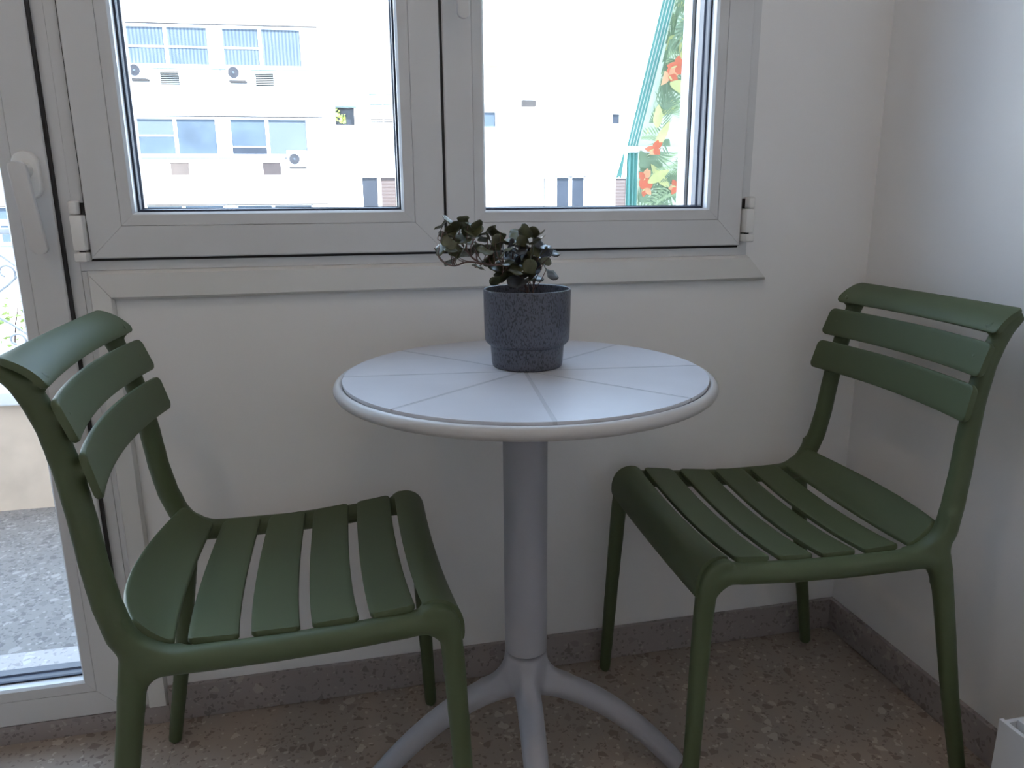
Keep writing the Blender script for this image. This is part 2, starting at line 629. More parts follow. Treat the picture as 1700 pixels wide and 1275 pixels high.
structure(MB().box(XR - 0.011, XR, YB, 0.0, 0.0005, HB, 0.0012).build('baseboard_right', 'skirt'))
structure(MB().box(XL, DX0 - 0.001, -0.011, 0.0, 0.0005, HB, 0.0012).build('baseboard_back', 'skirt'))
structure(MB().box(XL, XL + 0.011, YB, -0.0115, 0.0005, HB, 0.0012).build('baseboard_left', 'skirt'))
structure(MB().box(XL + 0.0115, XR - 0.0115, YB, YB + 0.011, 0.0005, HB, 0.0012).build('baseboard_front', 'skirt'))
structure(MB().box(DX0, -0.392, -0.012, WT, -0.02, 0.0385, 0.0012).build('trim_1', 'skirt'))     # terrazzo threshold under the door
# casing under the window, mitred into the upright beside the door
cz0, cz1, cy = 0.8345, 0.8845, -0.014
cas = MB()
bz = 0.005
def cas_sec(zx):
    return [(0.0, 0.0), (-0.007, 0.0), (cy, bz), (cy, 0.05 - bz), (-0.006, 0.05), (0.0, 0.05)]
vs = []
for y, d in cas_sec(0):          # d = height above cz0
    vs.append((-0.3925 - 0.0375 * d / 0.05, y, cz0 + d))
for y, d in cas_sec(0):
    vs.append((0.8405 - 0.046 * d / 0.05, y, cz0 + d))
k = 6
cas.add(vs, [(i, (i + 1) % k, k + (i + 1) % k, k + i) for i in range(k)] + [tuple(range(k)), tuple(range(k, 2 * k))])
structure(cas.build('trim_2', 'casing'))
cas = MB()
vs = []
for y, d in cas_sec(0):
    vs.append((-0.393 - 0.0375 * d / 0.05, y, cz0 + d - 0.0006))
for y, d in cas_sec(0):
    vs.append((-0.393 - 0.0375 * d / 0.05, y, 0.039))
cas.add(vs, [(i, (i + 1) % k, k + (i + 1) % k, k + i) for i in range(k)] + [tuple(range(k)), tuple(range(k, 2 * k))])
structure(cas.build('trim_3', 'casing'))


# ------------------------------------------------------------------ window and door
def sash(parent, x0, x1, z0, z1, bead, glass, yf, name='sash', gap=0.00025):
    """yf = front face; bead = inset of bead line, glass = inset of glass edge"""
    # outer mitred profile
    prof = [(0, 0.05), (0, yf + 0.002), (0.002, yf), (bead - 0.0006, yf), (bead - 0.0006, 0.05)]
    s = MB().ring(x0, x1, z0, z1, prof, gap).build(name, 'alu', parent)
    bp = [(bead, 0.03), (bead, yf + 0.0004), (bead + 0.001, yf + 0.0002), (glass - 0.004, yf + 0.0016), (glass, yf + 0.007), (glass, 0.012), (glass - 0.006, 0.03)]
    for sd in 'LRBT':
        MB().ring(x0, x1, z0, z1, bp, 0.0001, sd).build('glazing_bead', 'alu_line', s)
    gp = [(glass - 0.006, 0.012), (glass + 0.0035, 0.011), (glass + 0.0045, 0.015), (glass + 0.003, 0.017), (glass + 0.003, 0.03), (glass + 0.006, 0.033), (glass + 0.006, 0.052), (glass - 0.006, 0.052)]
    MB().ring(x0, x1, z0, z1, gp).build('gasket', 'gasket', s)
    g = glass - 0.003
    MB().box(x0 + g, x1 - g, 0.022, 0.026, z0 + g, z1 - g).build('pane', 'glass', s)
    return s


def hinge(parent, x0, x1, z0, z1, inner):
    """upright hinge: sleeve on the frame, leaf, lower cap"""
    h = MB().box(x0, x1, -0.031, -0.002, z0 + 0.018, z1 - 0.023, 0.003).build('hinge', 'hard', parent, 40)
    xm = (x0 + x1) / 2
    a, b = (x0, x1 - 0.006) if inner > 0 else (x0 + 0.006, x1)
    MB().box(a, b, -0.030, -0.002, z1 - 0.0225, z1, 0.004, 3).build('hinge_knuckle', 'hard', h, 40)
    a, b = (x1 - 0.0055, x1 + 0.0015) if inner > 0 else (x0 - 0.0015, x0 + 0.0055)
    MB().box(a, b, -0.012, -0.001, z1 - 0.022, z1 - 0.003).build('hinge_shadow_gap', 'black', h)
    MB().box(x0, x1, -0.033, -0.002, z0, z0 + 0.0155, 0.003).build('hinge_cap', 'hard', h, 40)
    MB().tube([(xm, -0.017, z0 + 0.012), (xm, -0.017, z0 + 0.022)], 0.005, 12).build('hinge_pin', 'black', h)
    return h


win = structure(empty('window_1', (0.178, 0, WZ0)))
f = MB()
f.ring(WX0, WX1, WZ0, WZ1, [(0, 0.07), (0, -0.003), (0.0185, -0.003), (0.0185, 0.010), (0.03, 0.012), (0.03, 0.07)], 0.0)
f.box(WX0 + 0.03, WX1 - 0.03, 0.052, 0.07, WZ0 + 0.03, WZ0 + 0.06)
f.build('window_frame', 'alu', win)
sl_ = MB()
sl_.box(-0.4215, WX1 - 0.0215, -0.0045, 0.011, 0.9008, 0.9054)
sl_.box(-0.4218, -0.4187, -0.0045, 0.011, 0.9054, WZ1 - 0.03)
sl_.box(0.7747, 0.7762, -0.0042, 0.011, 0.9054, WZ1 - 0.03)
sl_.build('frame_seal', 'black', win)
MB().box(0.1786, 0.1834, -0.0105, 0.05, WZ0 + 0.022, WZ1 - 0.03).build('meeting_seal', 'black', win)
YF = -0.014
sash(win, -0.4185, 0.1785, 0.9055, 2.205, 0.0535, 0.0755, YF)
sash(win, 0.1835, 0.7745, 0.9055, 2.205, 0.0515, 0.0735, YF)
hinge(win, -0.4385, -0.4195, 0.9015, 1.0, 1)
hinge(win, 0.7760, 0.7945, 0.9125, 1.0, -1)
hinge(win, -0.4385, -0.4195, 2.06, 2.16, 1)
hinge(win, 0.7760, 0.7945, 2.06, 2.16, -1)


def handle(parent, x, ztop, zbot, yf, rose_w, rose_h, lev_w, tilt=0.0, ybow=0.05):
    """window handle: oval rose, neck and a flat lever hanging down"""
    zc = ztop - rose_h * 0.45
    poly = []
    r = rose_w / 2
    for k in range(17):
        a = math.pi * k / 16
        poly.append((x + r * math.cos(a), ztop - r + r * math.sin(a)))
    for k in range(17):
        a = math.pi + math.pi * k / 16
        poly.append((x + r * math.cos(a), ztop - rose_h + r + r * math.sin(a)))
    mb = MB()
    n = len(poly)
    cx, cz = x, ztop - rose_h / 2
    lay = []
    for sc, y in ((1, yf), (1, yf - 0.007), (0.96, yf - 0.0095), (0.88, yf - 0.011)):
        lay += [(cx + (p[0] - cx) * (1 - (1 - sc) * 1.0), y, cz + (p[1] - cz) * (1 - (1 - sc) * rose_w / rose_h)) for p in poly]
    fs = []
    for l in range(3):
        fs += [(l * n + i, l * n + (i + 1) % n, (l + 1) * n + (i + 1) % n, (l + 1) * n + i) for i in range(n)]
    fs.append(tuple(3 * n + i for i in range(n)))
    mb.add(lay, fs)
    root = mb.build('handle', 'hard', parent, 35)
    zl = ztop - rose_h * 0.40
    MB().tube([(x, yf - 0.008, zl), (x, yf - 0.022, zl), (x, yf - ybow + 0.006, zl)], [0.0125, 0.0105, 0.0105], 20).build('handle_neck', 'hard', root, 40)
    L = zl - zbot
    def surf(u, t):
        q = (1 - t) / 2            # 0 top .. 1 bottom
        z = zl + 0.012 - q * (L + 0.012)
        wv = lev_w / 2 * (1.0 - 0.06 * q)
        y = yf - ybow + 0.010 * q * q
        return (x + u * wv + tilt * q * L, y, z)
    sl = slab(surf, 0.0105, 14, 6, 0.0095, lev_w / 2, L + 0.012, 0.0028, (0, -1, 0))
    sl.build('lever', 'lever', root, 40)
    return root


handle(win, 0.2165, 1.475, 1.2945, YF, 0.030, 0.072, 0.0235, 0.0, 0.046)

door = structure(empty('door_1', (-0.9, 0, 0.0385)))
fd = MB()
fd.box(DX1 - 0.0185, DX1 - 0.0003, -0.003, 0.07, 0.0385, DZ1)
fd.box(DX1 + 0.0003, DX1 + 0.0098, -0.002, 0.07, 0.0385, WZ0 - 0.001)
fd.box(DX0, DX0 + 0.03, -0.003, 0.07, 0.0385, DZ1)
fd.box(DX0, DX1 - 0.0005, -0.003, 0.07, DZ1 - 0.03, DZ1 - 0.0003)
fd.build('door_frame', 'alu', door)
MB().box(DX1 - 0.0234, DX1 - 0.0186, -0.0105, 0.05, 0.0385, DZ1 - 0.03).build('door_seal', 'black', door)
sash(door, DX0 + 0.033, -0.4635, 0.040, 2.205, 0.0515, 0.0735, YF, 'door_leaf')
dh = handle(door, -0.4935, 1.0785, 0.9165, YF, 0.0400, 0.076, 0.0275, 0.09, 0.046)

# ------------------------------------------------------------------ chairs


def chair_parts(root):
    fr = MB()
    for s in (-1, 1):
        post = [(-0.302, .178, .8190), (-0.292, .178, .8130), (-0.278, .178, .7995), (-0.2655, .178, .777), (-0.2535, .178, .745), (-0.2420, .180, .69), (-0.2340, .183, .63),
                (-0.2280, .186, .57), (-0.2195, .190, .52), (-0.208, .196, .48), (-0.19, .200, .45)]
        rad = [(.0085, .0105), (.0115, .013), (.0135, .014), (.0150, .0145), (.0160, .0148), (.0165, .015), (.0168, .0155), (.0170, .016), (.0178, .0165), (.018, .017), (.016, .0165)]
        fr.tube([(x, s * y, z) for x, y, z in post], rad, 14, side=(0, 1, 0))
        leg = [(-0.196, .199, .450), (-0.2, .207, .418), (-0.2085, .2125, .36), (-0.234, .223, .2), (-0.272, .238, 0.0)]
        fr.tube([(x, s * y, z) for x, y, z in leg], [(.018, .0170), (.0175, .0165), (.0163, .0155), (.0145, .0140), (.0125, .0125)], 14, side=(0, 1, 0))
        leg = [(0.188, .202, .450), (0.197, .2035, .42), (0.2015, .206, .35), (0.208, .213, .2), (0.216, .2214, 0.0)]
        fr.tube([(x, s * y, z) for x, y, z in leg], [(.0175, .0165), (.0165, .016), (.0157, .0155), (.0142, .0140), (.0122, .0122)], 14, side=(0, 1, 0))
        rail = [(-0.2, .199, .440), (-0.12, .2, .4375), (-0.03, .2, .4365), (0.06, .201, .439), (0.14, .202, .444), (0.185, .202, .449)]
        fr.tube([(x, s * y, z) for x, y, z in rail], [(.0175, .018)] * 6, 14, side=(0, 1, 0))
        for bx_, bz_ in ((-0.2275, .692), (-0.2430, .757), (-0.2590, .800)):     # bosses carrying the back slats
            fr.tube([(bx_ - 0.010, s * .179, bz_ - 0.004), (bx_ + 0.012, s * .181, bz_ + 0.002)], 0.010, 12)
        cpts = [(x - 0.0045, z - 0.0035) for x, z in [(.1640, .4700), (.172, .4740), (.180, .4752), (.190, .4732), (.1995, .4682), (.2075, .4602), (.2125, .4500), (.2150, .4380), (.2150, .4250)]] + [(.206, .415), (.175, .425), (.160, .440)]
        y0, y1 = sorted((s * .186, s * .2165))
        fr.prism(cpts, 'y', y0, y1)
        # fillets
        def wedge(cx, cz, dx, r, dz=-1):
            pts = [(cx, cz)]
            for k in range(7):
                a = math.pi / 2 * k / 6
                pts.append((cx + dx * r * (1 - math.sin(a)), cz + dz * r * (1 - math.cos(a))))
            y0, y1 = sorted((s * .191, s * .215))
            fr.prism(pts, 'y', y0, y1)
        wedge(-0.192, .432, 1, .046)
        wedge(0.188, .434, -1, .040)
        # the inner curve from rail up into the back post
        pts = [(-0.212, .452)]
        for k in range(9):
            a = math.pi / 2 * k / 8
            pts.append((-0.135 - 0.066 * math.sin(a), .4530 + 0.060 * (1 - math.cos(a))))
        y0, y1 = sorted((s * .181, s * .210))
        fr.prism(pts, 'y', y0, y1)
    bm = remesh(fr, 0.0042, 7)
    names = {}
    def cls(p):
        s = 1 if p.y > 0 else -1
        if p.z < 0.400:
            k = ('rear' if p.x < 0 else 'front', s)
            names[k] = 'leg'
        elif p.z > 0.505:
            k = ('post', s)
            names[k] = 'back_post'
        else:
            k = ('rail', s)
            names[k] = 'side_rail'
        return k
    class D(dict):
        def __missing__(self, key):
            return names[key]
    split_parts(bm, [((0, 0, .400), (0, 0, 1)), ((0, 0, .505), (0, 0, 1))], cls, D(), 'green', root)

    # seat slats: rear x, front x, rear z, front z, rear half width, front half width, bow rear, bow front, dish
    SL = [(-.1945, -.1511, .4945, .4600, .1830, .1868, .040, .014, .014),
          (-.1361, -.0737, .4585, .4573, .1850, .1900, .013, .011, .019),
          (-.0594, .0020, .4573, .4590, .1880, .1940, .010, .008, .019),
          (.0166, .0768, .4595, .4635, .1925, .1965, .007, .006, .018),
          (.0916, .1509, .4645, .4705, .1965, .1995, .005, .004, .017)]
    for i, (xr, xf, zr, zf, wr, wf, br, bf, dish) in enumerate(SL):
        def surf(u, t, a=(xr, xf, zr, zf, wr, wf, br, bf, dish), i=i):
            xr, xf, zr, zf, wr, wf, br, bf, dish = a
            q = (u + 1) / 2
            b = 1 - t * t
            bow = br + (bf - br) * q
            x = xr + (xf - xr) * q - bow * b
            z = (zf + (zr - zf) * max(0.0, 1 - q) ** 1.7) if i == 0 else zr + (zf - zr) * q
            return (x, t * (wr + (wf - wr) * q), z - dish * b)
        slab(surf, 0.0085, 22, 10, 0.007, (xf - xr) / 2, 0.375, 0.0022).build('seat_slat', 'green', root, 40, local=True)

    # rolled front rail
    FP = [(.1600, .4700), (.170, .4745), (.180, .4755), (.190, .4735), (.1995, .4685), (.2075, .4605), (.2130, .4500), (.2155, .4380), (.2155, .4250), (.2140, .4120)]
    def fsurf(u, t):
        q = (u + 1) / 2 * (len(FP) - 1)
        i = max(0, min(len(FP) - 2, int(math.floor(q))))
        fq = q - i
        x = FP[i][0] + (FP[i + 1][0] - FP[i][0]) * fq
        z = FP[i][1] + (FP[i + 1][1] - FP[i][1]) * fq
        b = 1 - t * t
        return (x - 0.004 * b, t * (.1995 + .010 * ((u + 1) / 2)), z - 0.016 * b * (1 - 0.4 * (u + 1) / 2))
    slab(fsurf, 0.008, 22, 18, 0.006, 0.05, 0.41, 0.0022, (1, 0, 1)).build('front_rail', 'green', root, 40, local=True)

    # back slats
    def bsurf(lo, hi, ctrl, w0, w1, b0, b1):
        def g(u, t):
            q = (u + 1) / 2
            if ctrl:
                x = (1 - q) ** 2 * lo[0] + 2 * q * (1 - q) * ctrl[0] + q * q * hi[0]
                z = (1 - q) ** 2 * lo[1] + 2 * q * (1 - q) * ctrl[1] + q * q * hi[1]
            else:
                x = lo[0] + (hi[0] - lo[0]) * q
                z = lo[1] + (hi[1] - lo[1]) * q
            bb = (b0 + (b1 - b0) * q) * (1 - t * t)
            return (x - bb, t * (w0 + (w1 - w0) * q), z)
        return g
    for lo, hi, ctrl, w0, w1, b0, b1 in (
            ((-.2410, .7960), (-.2900, .8330), (-.2540, .8210), .2005, .1955, .013, .004),
            ((-.2168, .7314), (-.2350, .7824), None, .2045, .2025, .021, .019),
            ((-.2000, .6624), (-.2141, .7185), None, .2085, .2040, .022, .021)):
        slab(bsurf(lo, hi, ctrl, w0, w1, b0, b1), 0.0085, 24, 10, 0.010, 0.029, 0.405, 0.0024, (1, 0, 0.4)).build('back_slat', 'green', root, 40, local=True)


GREEN = 'matching green slatted chairs at the bistro table'
ch1 = empty('slatted_chair', (-0.0943, -0.2997, 0), 0.0297)
tag(ch1, 'green plastic slatted chair beside the glazed balcony door, left of the table', 'chair', GREEN)
chair_parts(ch1)
ch2 = empty('slatted_chair', (0.7045, -0.2753, 0), 3.09927)
tag(ch2, 'green plastic slatted chair in the room corner, right of the table', 'chair', GREEN)
for c0 in list(ch1.children):
    cc = c0.copy()
    COL.objects.link(cc)
    cc.parent = ch2

# ------------------------------------------------------------------ bistro table
TX, TY, TR, TZ = 0.2573, -0.3132, 0.2885, 0.74
tab = empty('bistro_table', (TX, TY, 0))
tag(tab, 'round pale grey pedestal table standing between the two green chairs', 'table')
RP = 0.2745
top = MB()
prof = [(0.0, TZ - 0.0012), (RP - 0.002, TZ - 0.0012), (RP + 0.0022, TZ - 0.0035)]
prof = [(0.0001, TZ - 0.0004), (RP - 0.001, TZ - 0.0004), (RP, TZ - 0.005), (RP - 0.004, TZ - 0.014), (0.05, TZ - 0.02), (0.0001, TZ - 0.02)]
tt = top.lathe(prof, TX, TY, 96).build('tabletop', 'table_joint', tab, 30)
# eight wedge panels, shared mesh
g = 0.0028
def wedge_panel():
    mb = MB()
    a0 = math.asin(g / RP)
    outer = []
    nseg = 14
    for k in range(nseg + 1):
        a = a0 + (math.pi / 4 - 2 * a0) * k / nseg
        outer.append((RP * math.cos(a), RP * math.sin(a)))
    ri = g / math.sin(math.pi / 8)
    inner = (ri * math.cos(math.pi / 8), ri * math.sin(math.pi / 8))
    poly = [inner] + outer
    n = len(poly)
    cen = Vector((sum(p[0] for p in poly) / n, sum(p[1] for p in poly) / n))
    vs = []
    for ins, z in ((0, TZ - 0.0045), (0, TZ - 0.0003), (0.0003, TZ)):
        for p in poly:
            d = (cen - Vector(p)).normalized()
            vs.append((p[0] + d.x * ins, p[1] + d.y * ins, z))
    fs = []
    for l in range(2):
        fs += [(l * n + i, l * n + (i + 1) % n, (l + 1) * n + (i + 1) % n, (l + 1) * n + i) for i in range(n)]
    fs.append(tuple(2 * n + i for i in range(n)))
    return mb.add(vs, fs)
w0 = wedge_panel().build('wedge_panel', 'table_top', tt, 30, local=True)
w0.rotation_euler = (0, 0, math.radians(-96))
for k in range(1, 8):
    share('wedge_panel', w0, tt, (0, 0, 0), (0, 0, math.radians(-96 + 45 * k)))
rim = [(RP - 0.003, TZ - 0.012), (RP + 0.0012, TZ - 0.0055), (RP + 0.004, TZ - 0.0035)]
for k in range(13):
    a = math.radians(78 - 178 * k / 12)
    rim.append((TR - 0.0105 + 0.0105 * math.cos(a), TZ - 0.0130 + 0.0096 * math.sin(a)))
rim += [(TR - 0.02, TZ - 0.0228), (RP - 0.02, TZ - 0.0215), (RP - 0.02, TZ - 0.012)]
MB().lathe(rim + [rim[0]], TX, TY, 120).build('rim', 'table_metal', tab, 50)
und = [(0.0001, TZ - 0.0195), (0.2, TZ - 0.0195), (0.2, TZ - 0.024), (0.10, TZ - 0.028), (0.05, TZ - 0.036), (0.0001, TZ - 0.036)]
MB().lathe(und, TX, TY, 64).build('underside_plate', 'table_metal', tab, 40)
MB().lathe([(0.0001, 0.2625), (0.0347, 0.2625), (0.0353, 0.2632), (0.0353, TZ - 0.03), (0.0001, TZ - 0.03)], TX, TY, 48).build('column', 'table_post', tab, 40)
# base: hub and four arched legs moulded together
bs = MB()
def loc_tube(pts, rad, seg=16):
    bs.tube(pts, rad, seg)
bs.lathe([(0.0, 0.262), (0.0355, 0.262), (0.0355, 0.20), (0.030, 0.185), (0.0, 0.185)], 0, 0, 40)
LA = [math.radians(-7 + 90 * k) for k in range(4)]
for a in LA:
    pts, rad = [], []
    for k in range(13):
        q = k / 12
        r = 0.010 + 0.262 * q
        z = 0.0135 + 0.186 * (1 - q ** 1.75)
        pts.append((r * math.cos(a), r * math.sin(a), z))
        rad.append(0.0225 - 0.004 * q)
    bs.tube(pts, rad, 16)
    # fillet under the hub edge
    c, s_ = math.cos(a), math.sin(a)
    arc = [(0.03, 0.262), (0.0352, 0.262)]
    for k in range(7):
        t = math.pi / 2 * k / 6
        arc.append((0.0352 + 0.045 * (1 - math.cos(t)), 0.255 - 0.042 * math.sin(t) - 0.006 * k / 6))
    arc.append((0.03, 0.19))
    vs = []
    for off in (-0.013, 0.013):
        vs += [(r * c - off * s_, r * s_ + off * c, z) for r, z in arc]
    n = len(arc)
    bs.add(vs, [tuple(range(n)), tuple(range(n, 2 * n))] + [(i, (i + 1) % n, n + (i + 1) % n, n + i) for i in range(n)])
for i in range(len(bs.v)):
    if bs.v[i][2] < 0:
        bs.v[i] = (bs.v[i][0], bs.v[i][1], 0.0)
bm = remesh(bs, 0.0042, 9)
zmin = min(v.co.z for v in bm.verts)
for v in bm.verts:
    v.co.z -= zmin
def cls(p):
    if math.hypot(p.x, p.y) < 0.060 or p.z > 0.222:
        return 'hub'
    a = math.atan2(p.y, p.x)
    return min(range(4), key=lambda k: abs((a - LA[k] + math.pi) % (2 * math.pi) - math.pi))
split_parts(bm, [], cls, {'hub': 'base_hub', 0: 'leg', 1: 'leg', 2: 'leg', 3: 'leg'}, 'table_post', tab)

# ------------------------------------------------------------------ potted plant
PX, PY = 0.271, -0.272
pl = empty('potted_plant', (PX, PY, TZ))
tag(pl, 'dark speckled ceramic pot with trailing round-leaved plant on the table', 'potted plant')
z0 = TZ
pp = [(0.0001, z0 + 0.0004), (0.0535, z0 + 0.0004), (0.0550, z0 + 0.0018), (0.0560, z0 + 0.006), (0.0578, z0 + 0.032), (0.0583, z0 + 0.0345), (0.0615, z0 + 0.0365), (0.0650, z0 + 0.0400), (0.0665, z0 + 0.0440),
      (0.0674, z0 + 0.070), (0.0680, z0 + 0.110), (0.0683, z0 + 0.1195), (0.0678, z0 + 0.1215), (0.0664, z0 + 0.1222), (0.0650, z0 + 0.1215), (0.0644, z0 + 0.118), (0.0635, z0 + 0.07), (0.0001, z0 + 0.07)]
MB().lathe(pp, PX, PY, 72).build('pot', 'pot', pl, 40)
so = MB()
ring = 26
vs = [(PX, PY, z0 + 0.1075)]
for rr in (0.03, 0.055, 0.0641):
    for k in range(ring):
        a = 2 * math.pi * k / ring
        vs.append((PX + rr * math.cos(a), PY + rr * math.sin(a), z0 + 0.104 + random.uniform(-0.003, 0.003) - 0.03 * max(0, rr - 0.05)))
fs = [(0, 1 + k, 1 + (k + 1) % ring) for k in range(ring)]
for r in range(2):
    fs += [(1 + r * ring + k, 1 + (r + 1) * ring + k, 1 + (r + 1) * ring + (k + 1) % ring, 1 + r * ring + (k + 1) % ring) for k in range(ring)]
so.add(vs, fs).build('soil', 'soil', pl, 60)


def leaf_mesh(name, mat, fold, seed):
    """rounded two-lobed leaf, notched tip, folded along its midrib, 3 mm veins left out"""
    rnd = random.Random(seed)
    mb = MB()
    R = 0.0128
    rows = 6
    out = []
    for k in range(25):
        a = -math.pi + 2 * math.pi * k / 24
        # heart / kidney outline: base at origin, tip notch at far end
        r = R * (1.02 - 0.52 * math.exp(-(a / 0.42) ** 2) + 0.10 * math.cos(2 * a) * 0 + 0.12 * math.sin(abs(a)))
        if abs(a) > 2.6:
            r *= 0.78 + 0.0 * abs(a)
        out.append((R * 0.85 + r * math.cos(a), r * math.sin(a) * 1.08))
    vs, fs = [], []
    cx = R * 0.85
    for side in (0, 1):
        for q in [0.0, 0.35, 0.7, 1.0]:
            for (x, y) in out[:-1]:
                X = cx + (x - cx) * q
                Y = y * q
                Z = fold * abs(Y) + 0.10 * math.sin(X * 260 + seed) * abs(Y) - 6.0 * (X - cx) ** 2
                vs.append((X, Y, Z - side * 0.0006))
    n = 24
    for side in (0, 1):
        o = side * 4 * n
        for l in range(3):
            for i in range(n):
                fs.append((o + l * n + i, o + l * n + (i + 1) % n, o + (l + 1) * n + (i + 1) % n, o + (l + 1) * n + i))
    for i in range(n):
        fs.append((3 * n + i, 3 * n + (i + 1) % n, 7 * n + (i + 1) % n, 7 * n + i))
    mb.add(vs, fs)
    me = bpy.data.meshes.new(name)
    me.from_pydata(vs, [], fs)
    bm = bmesh.new(); bm.from_mesh(me)
    bmesh.ops.remove_doubles(bm, verts=bm.verts, dist=1e-5)
    bmesh.ops.recalc_face_normals(bm, faces=bm.faces)
    bm.to_mesh(me); bm.free()
    me.materials.append(M[mat])
    me.shade_smooth()
    return me


LM = [leaf_mesh('leaf', 'leaf', 0.25, 1), leaf_mesh('leaf', 'leaf', 0.7, 2), leaf_mesh('leaf', 'leaf2', 0.5, 3), leaf_mesh('leaf', 'leaf', -0.3, 4)]
LEAVES = [(0.14, 0.959), (0.15, 0.965), (0.168, 0.966), (0.158, 0.957), (0.179, 0.943), (0.194, 0.955), (0.187, 0.947), (0.211, 0.948), (0.226, 0.944), (0.214, 0.937), (0.139, 0.931), (0.149, 0.945), (0.167, 0.92), (0.158, 0.908), (0.171, 0.938), (0.201, 0.921), (0.194, 0.9), (0.229, 0.932), (0.232, 0.923), (0.251, 0.937), (0.265, 0.944), (0.285, 0.943), (0.284, 0.935), (0.303, 0.917), (0.288, 0.917), (0.251, 0.916), (0.242, 0.91), (0.269, 0.92), (0.299, 0.904), (0.274, 0.9), (0.286, 0.889), (0.299, 0.885), (0.225, 0.895), (0.219, 0.907), (0.232, 0.885), (0.248, 0.892), (0.244, 0.88), (0.271, 0.873), (0.261, 0.88), (0.278, 0.883), (0.227, 0.877), (0.153, 0.922), (0.179, 0.912), (0.207, 0.911), (0.259, 0.928)]
LEAVES += [(0.262, 0.905), (0.281, 0.905), (0.255, 0.899), (0.29, 0.926), (0.236, 0.902), (0.262, 0.935), (0.274, 0.911), (0.247, 0.925), (0.239, 0.917), (0.295, 0.911), (0.267, 0.888), (0.254, 0.871), (0.286, 0.876), (0.162, 0.948), (0.148, 0.934), (0.187, 0.935), (0.204, 0.941), (0.176, 0.955), (0.221, 0.927), (0.19, 0.922)]
STEM = [(0.273, 0.848), (0.265, 0.875), (0.25, 0.89), (0.232, 0.899), (0.215, 0.9), (0.199, 0.903), (0.185, 0.912), (0.177, 0.924)]
STEM2 = [(0.205, 0.9015), (0.178, 0.905), (0.158, 0.9), (0.142, 0.905), (0.133, 0.915), (0.135, 0.927), (0.142, 0.952)]
STEM3 = [(0.279, 0.848), (0.282, 0.87), (0.276, 0.892), (0.279, 0.912)]
def smooth_path(p, n=5):
    out = []
    for i in range(len(p) - 1):
        a = Vector(p[max(0, i - 1)]); b = Vector(p[i]); c = Vector(p[i + 1]); d = Vector(p[min(len(p) - 1, i + 2)])
        for k in range(n):
            t = k / n
            out.append(0.5 * ((2 * b) + (c - a) * t + (2 * a - 5 * b + 4 * c - d) * t * t + (3 * b - a - 3 * c + d) * t ** 3))
    out.append(Vector(p[-1]))
    return out
paths = []
for st, r0, r1, yo in ((STEM, 0.0023, 0.0013, -0.004), (STEM2, 0.0015, 0.0007, -0.008), (STEM3, 0.0018, 0.0009, -0.002)):
    pth = smooth_path([(x, PY + yo + 0.004 * math.sin(i * 1.3), z) for i, (x, z) in enumerate(st)])
    n = len(pth)
    MB().tube(pth, [r0 + (r1 - r0) * i / (n - 1) for i in range(n)], 8).build('stem', 'stem', pl, 60)
    paths.append(pth)
allp = [p for q in paths for p in q]
rl = random.Random(11)
for i, (lx, lz) in enumerate(LEAVES):
    ly = PY + rl.uniform(-0.026, 0.026)
    # petiole from a stem point below
    best = min(allp, key=lambda p: abs(p.x - lx - 0.006) * 1.4 + abs(p.z - (lz - 0.025)) + 0.5 * rl.random() * 0.02)
    yaw = rl.uniform(-math.pi, math.pi)
    tilt = rl.uniform(-0.9, 0.75)
    roll = rl.uniform(-0.9, 0.9)
    mi = rl.choice([0, 0, 1, 3]) if lx < 0.235 else rl.choice([2, 2, 0, 1])
    sc = rl.uniform(0.78, 1.18)
    mat = Matrix.Rotation(yaw, 3, 'Z') @ Matrix.Rotation(tilt, 3, 'Y') @ Matrix.Rotation(roll, 3, 'X')
    cen = mat @ Vector((0.011 * sc, 0, 0))
    basep = Vector((lx, ly, lz)) - cen
    lf = share('leaf', LM[mi], pl, basep - ORG[pl], mat.to_euler(), (sc, sc, sc))
    mid = (best + basep) / 2 + Vector((rl.uniform(-0.007, 0.001), rl.uniform(-0.006, 0.006), rl.uniform(-0.006, 0.002)))
    pth = smooth_path([best, mid, basep], 4)
    MB().tube(pth, [0.0009 - 0.0003 * k / (len(pth) - 1) for k in range(len(pth))], 6).build('petiole', 'stem', pl, 60)

# ------------------------------------------------------------------ white box in the lower right corner
bx0, by1, bh = 0.896, -0.629, 0.25
bn = empty('storage_box', (0.98, by1 - 0.18, 0))
tag(bn, 'white lidded box against the right wall, cut off in lower right corner', 'box')
by0 = by1 - 0.36
xr_ = XR - 0.0125
b = MB()
b.box(bx0, bx0 + 0.007, by0, by1, 0, bh, 0.001)
b.box(xr_ - 0.007, xr_, by0, by1, 0, bh, 0.001)
b.box(bx0 + 0.0071, xr_ - 0.0071, by1 - 0.007, by1 - 0.0005, 0, bh - 0.004)
b.box(bx0 + 0.0071, xr_ - 0.0071, by0, by0 + 0.007, 0, bh)
b.box(bx0 + 0.0071, xr_ - 0.0071, by0 + 0.0071, by1 - 0.0071, 0, bh - 0.022)
b.build('body', 'bin', bn)
MB().box(bx0 + 0.024, xr_ - 0.012, by0 + 0.012, by1 + 0.002 - 0.0095, bh - 0.021, bh + 0.0005, 0.0012).build('lid', 'bin', bn)

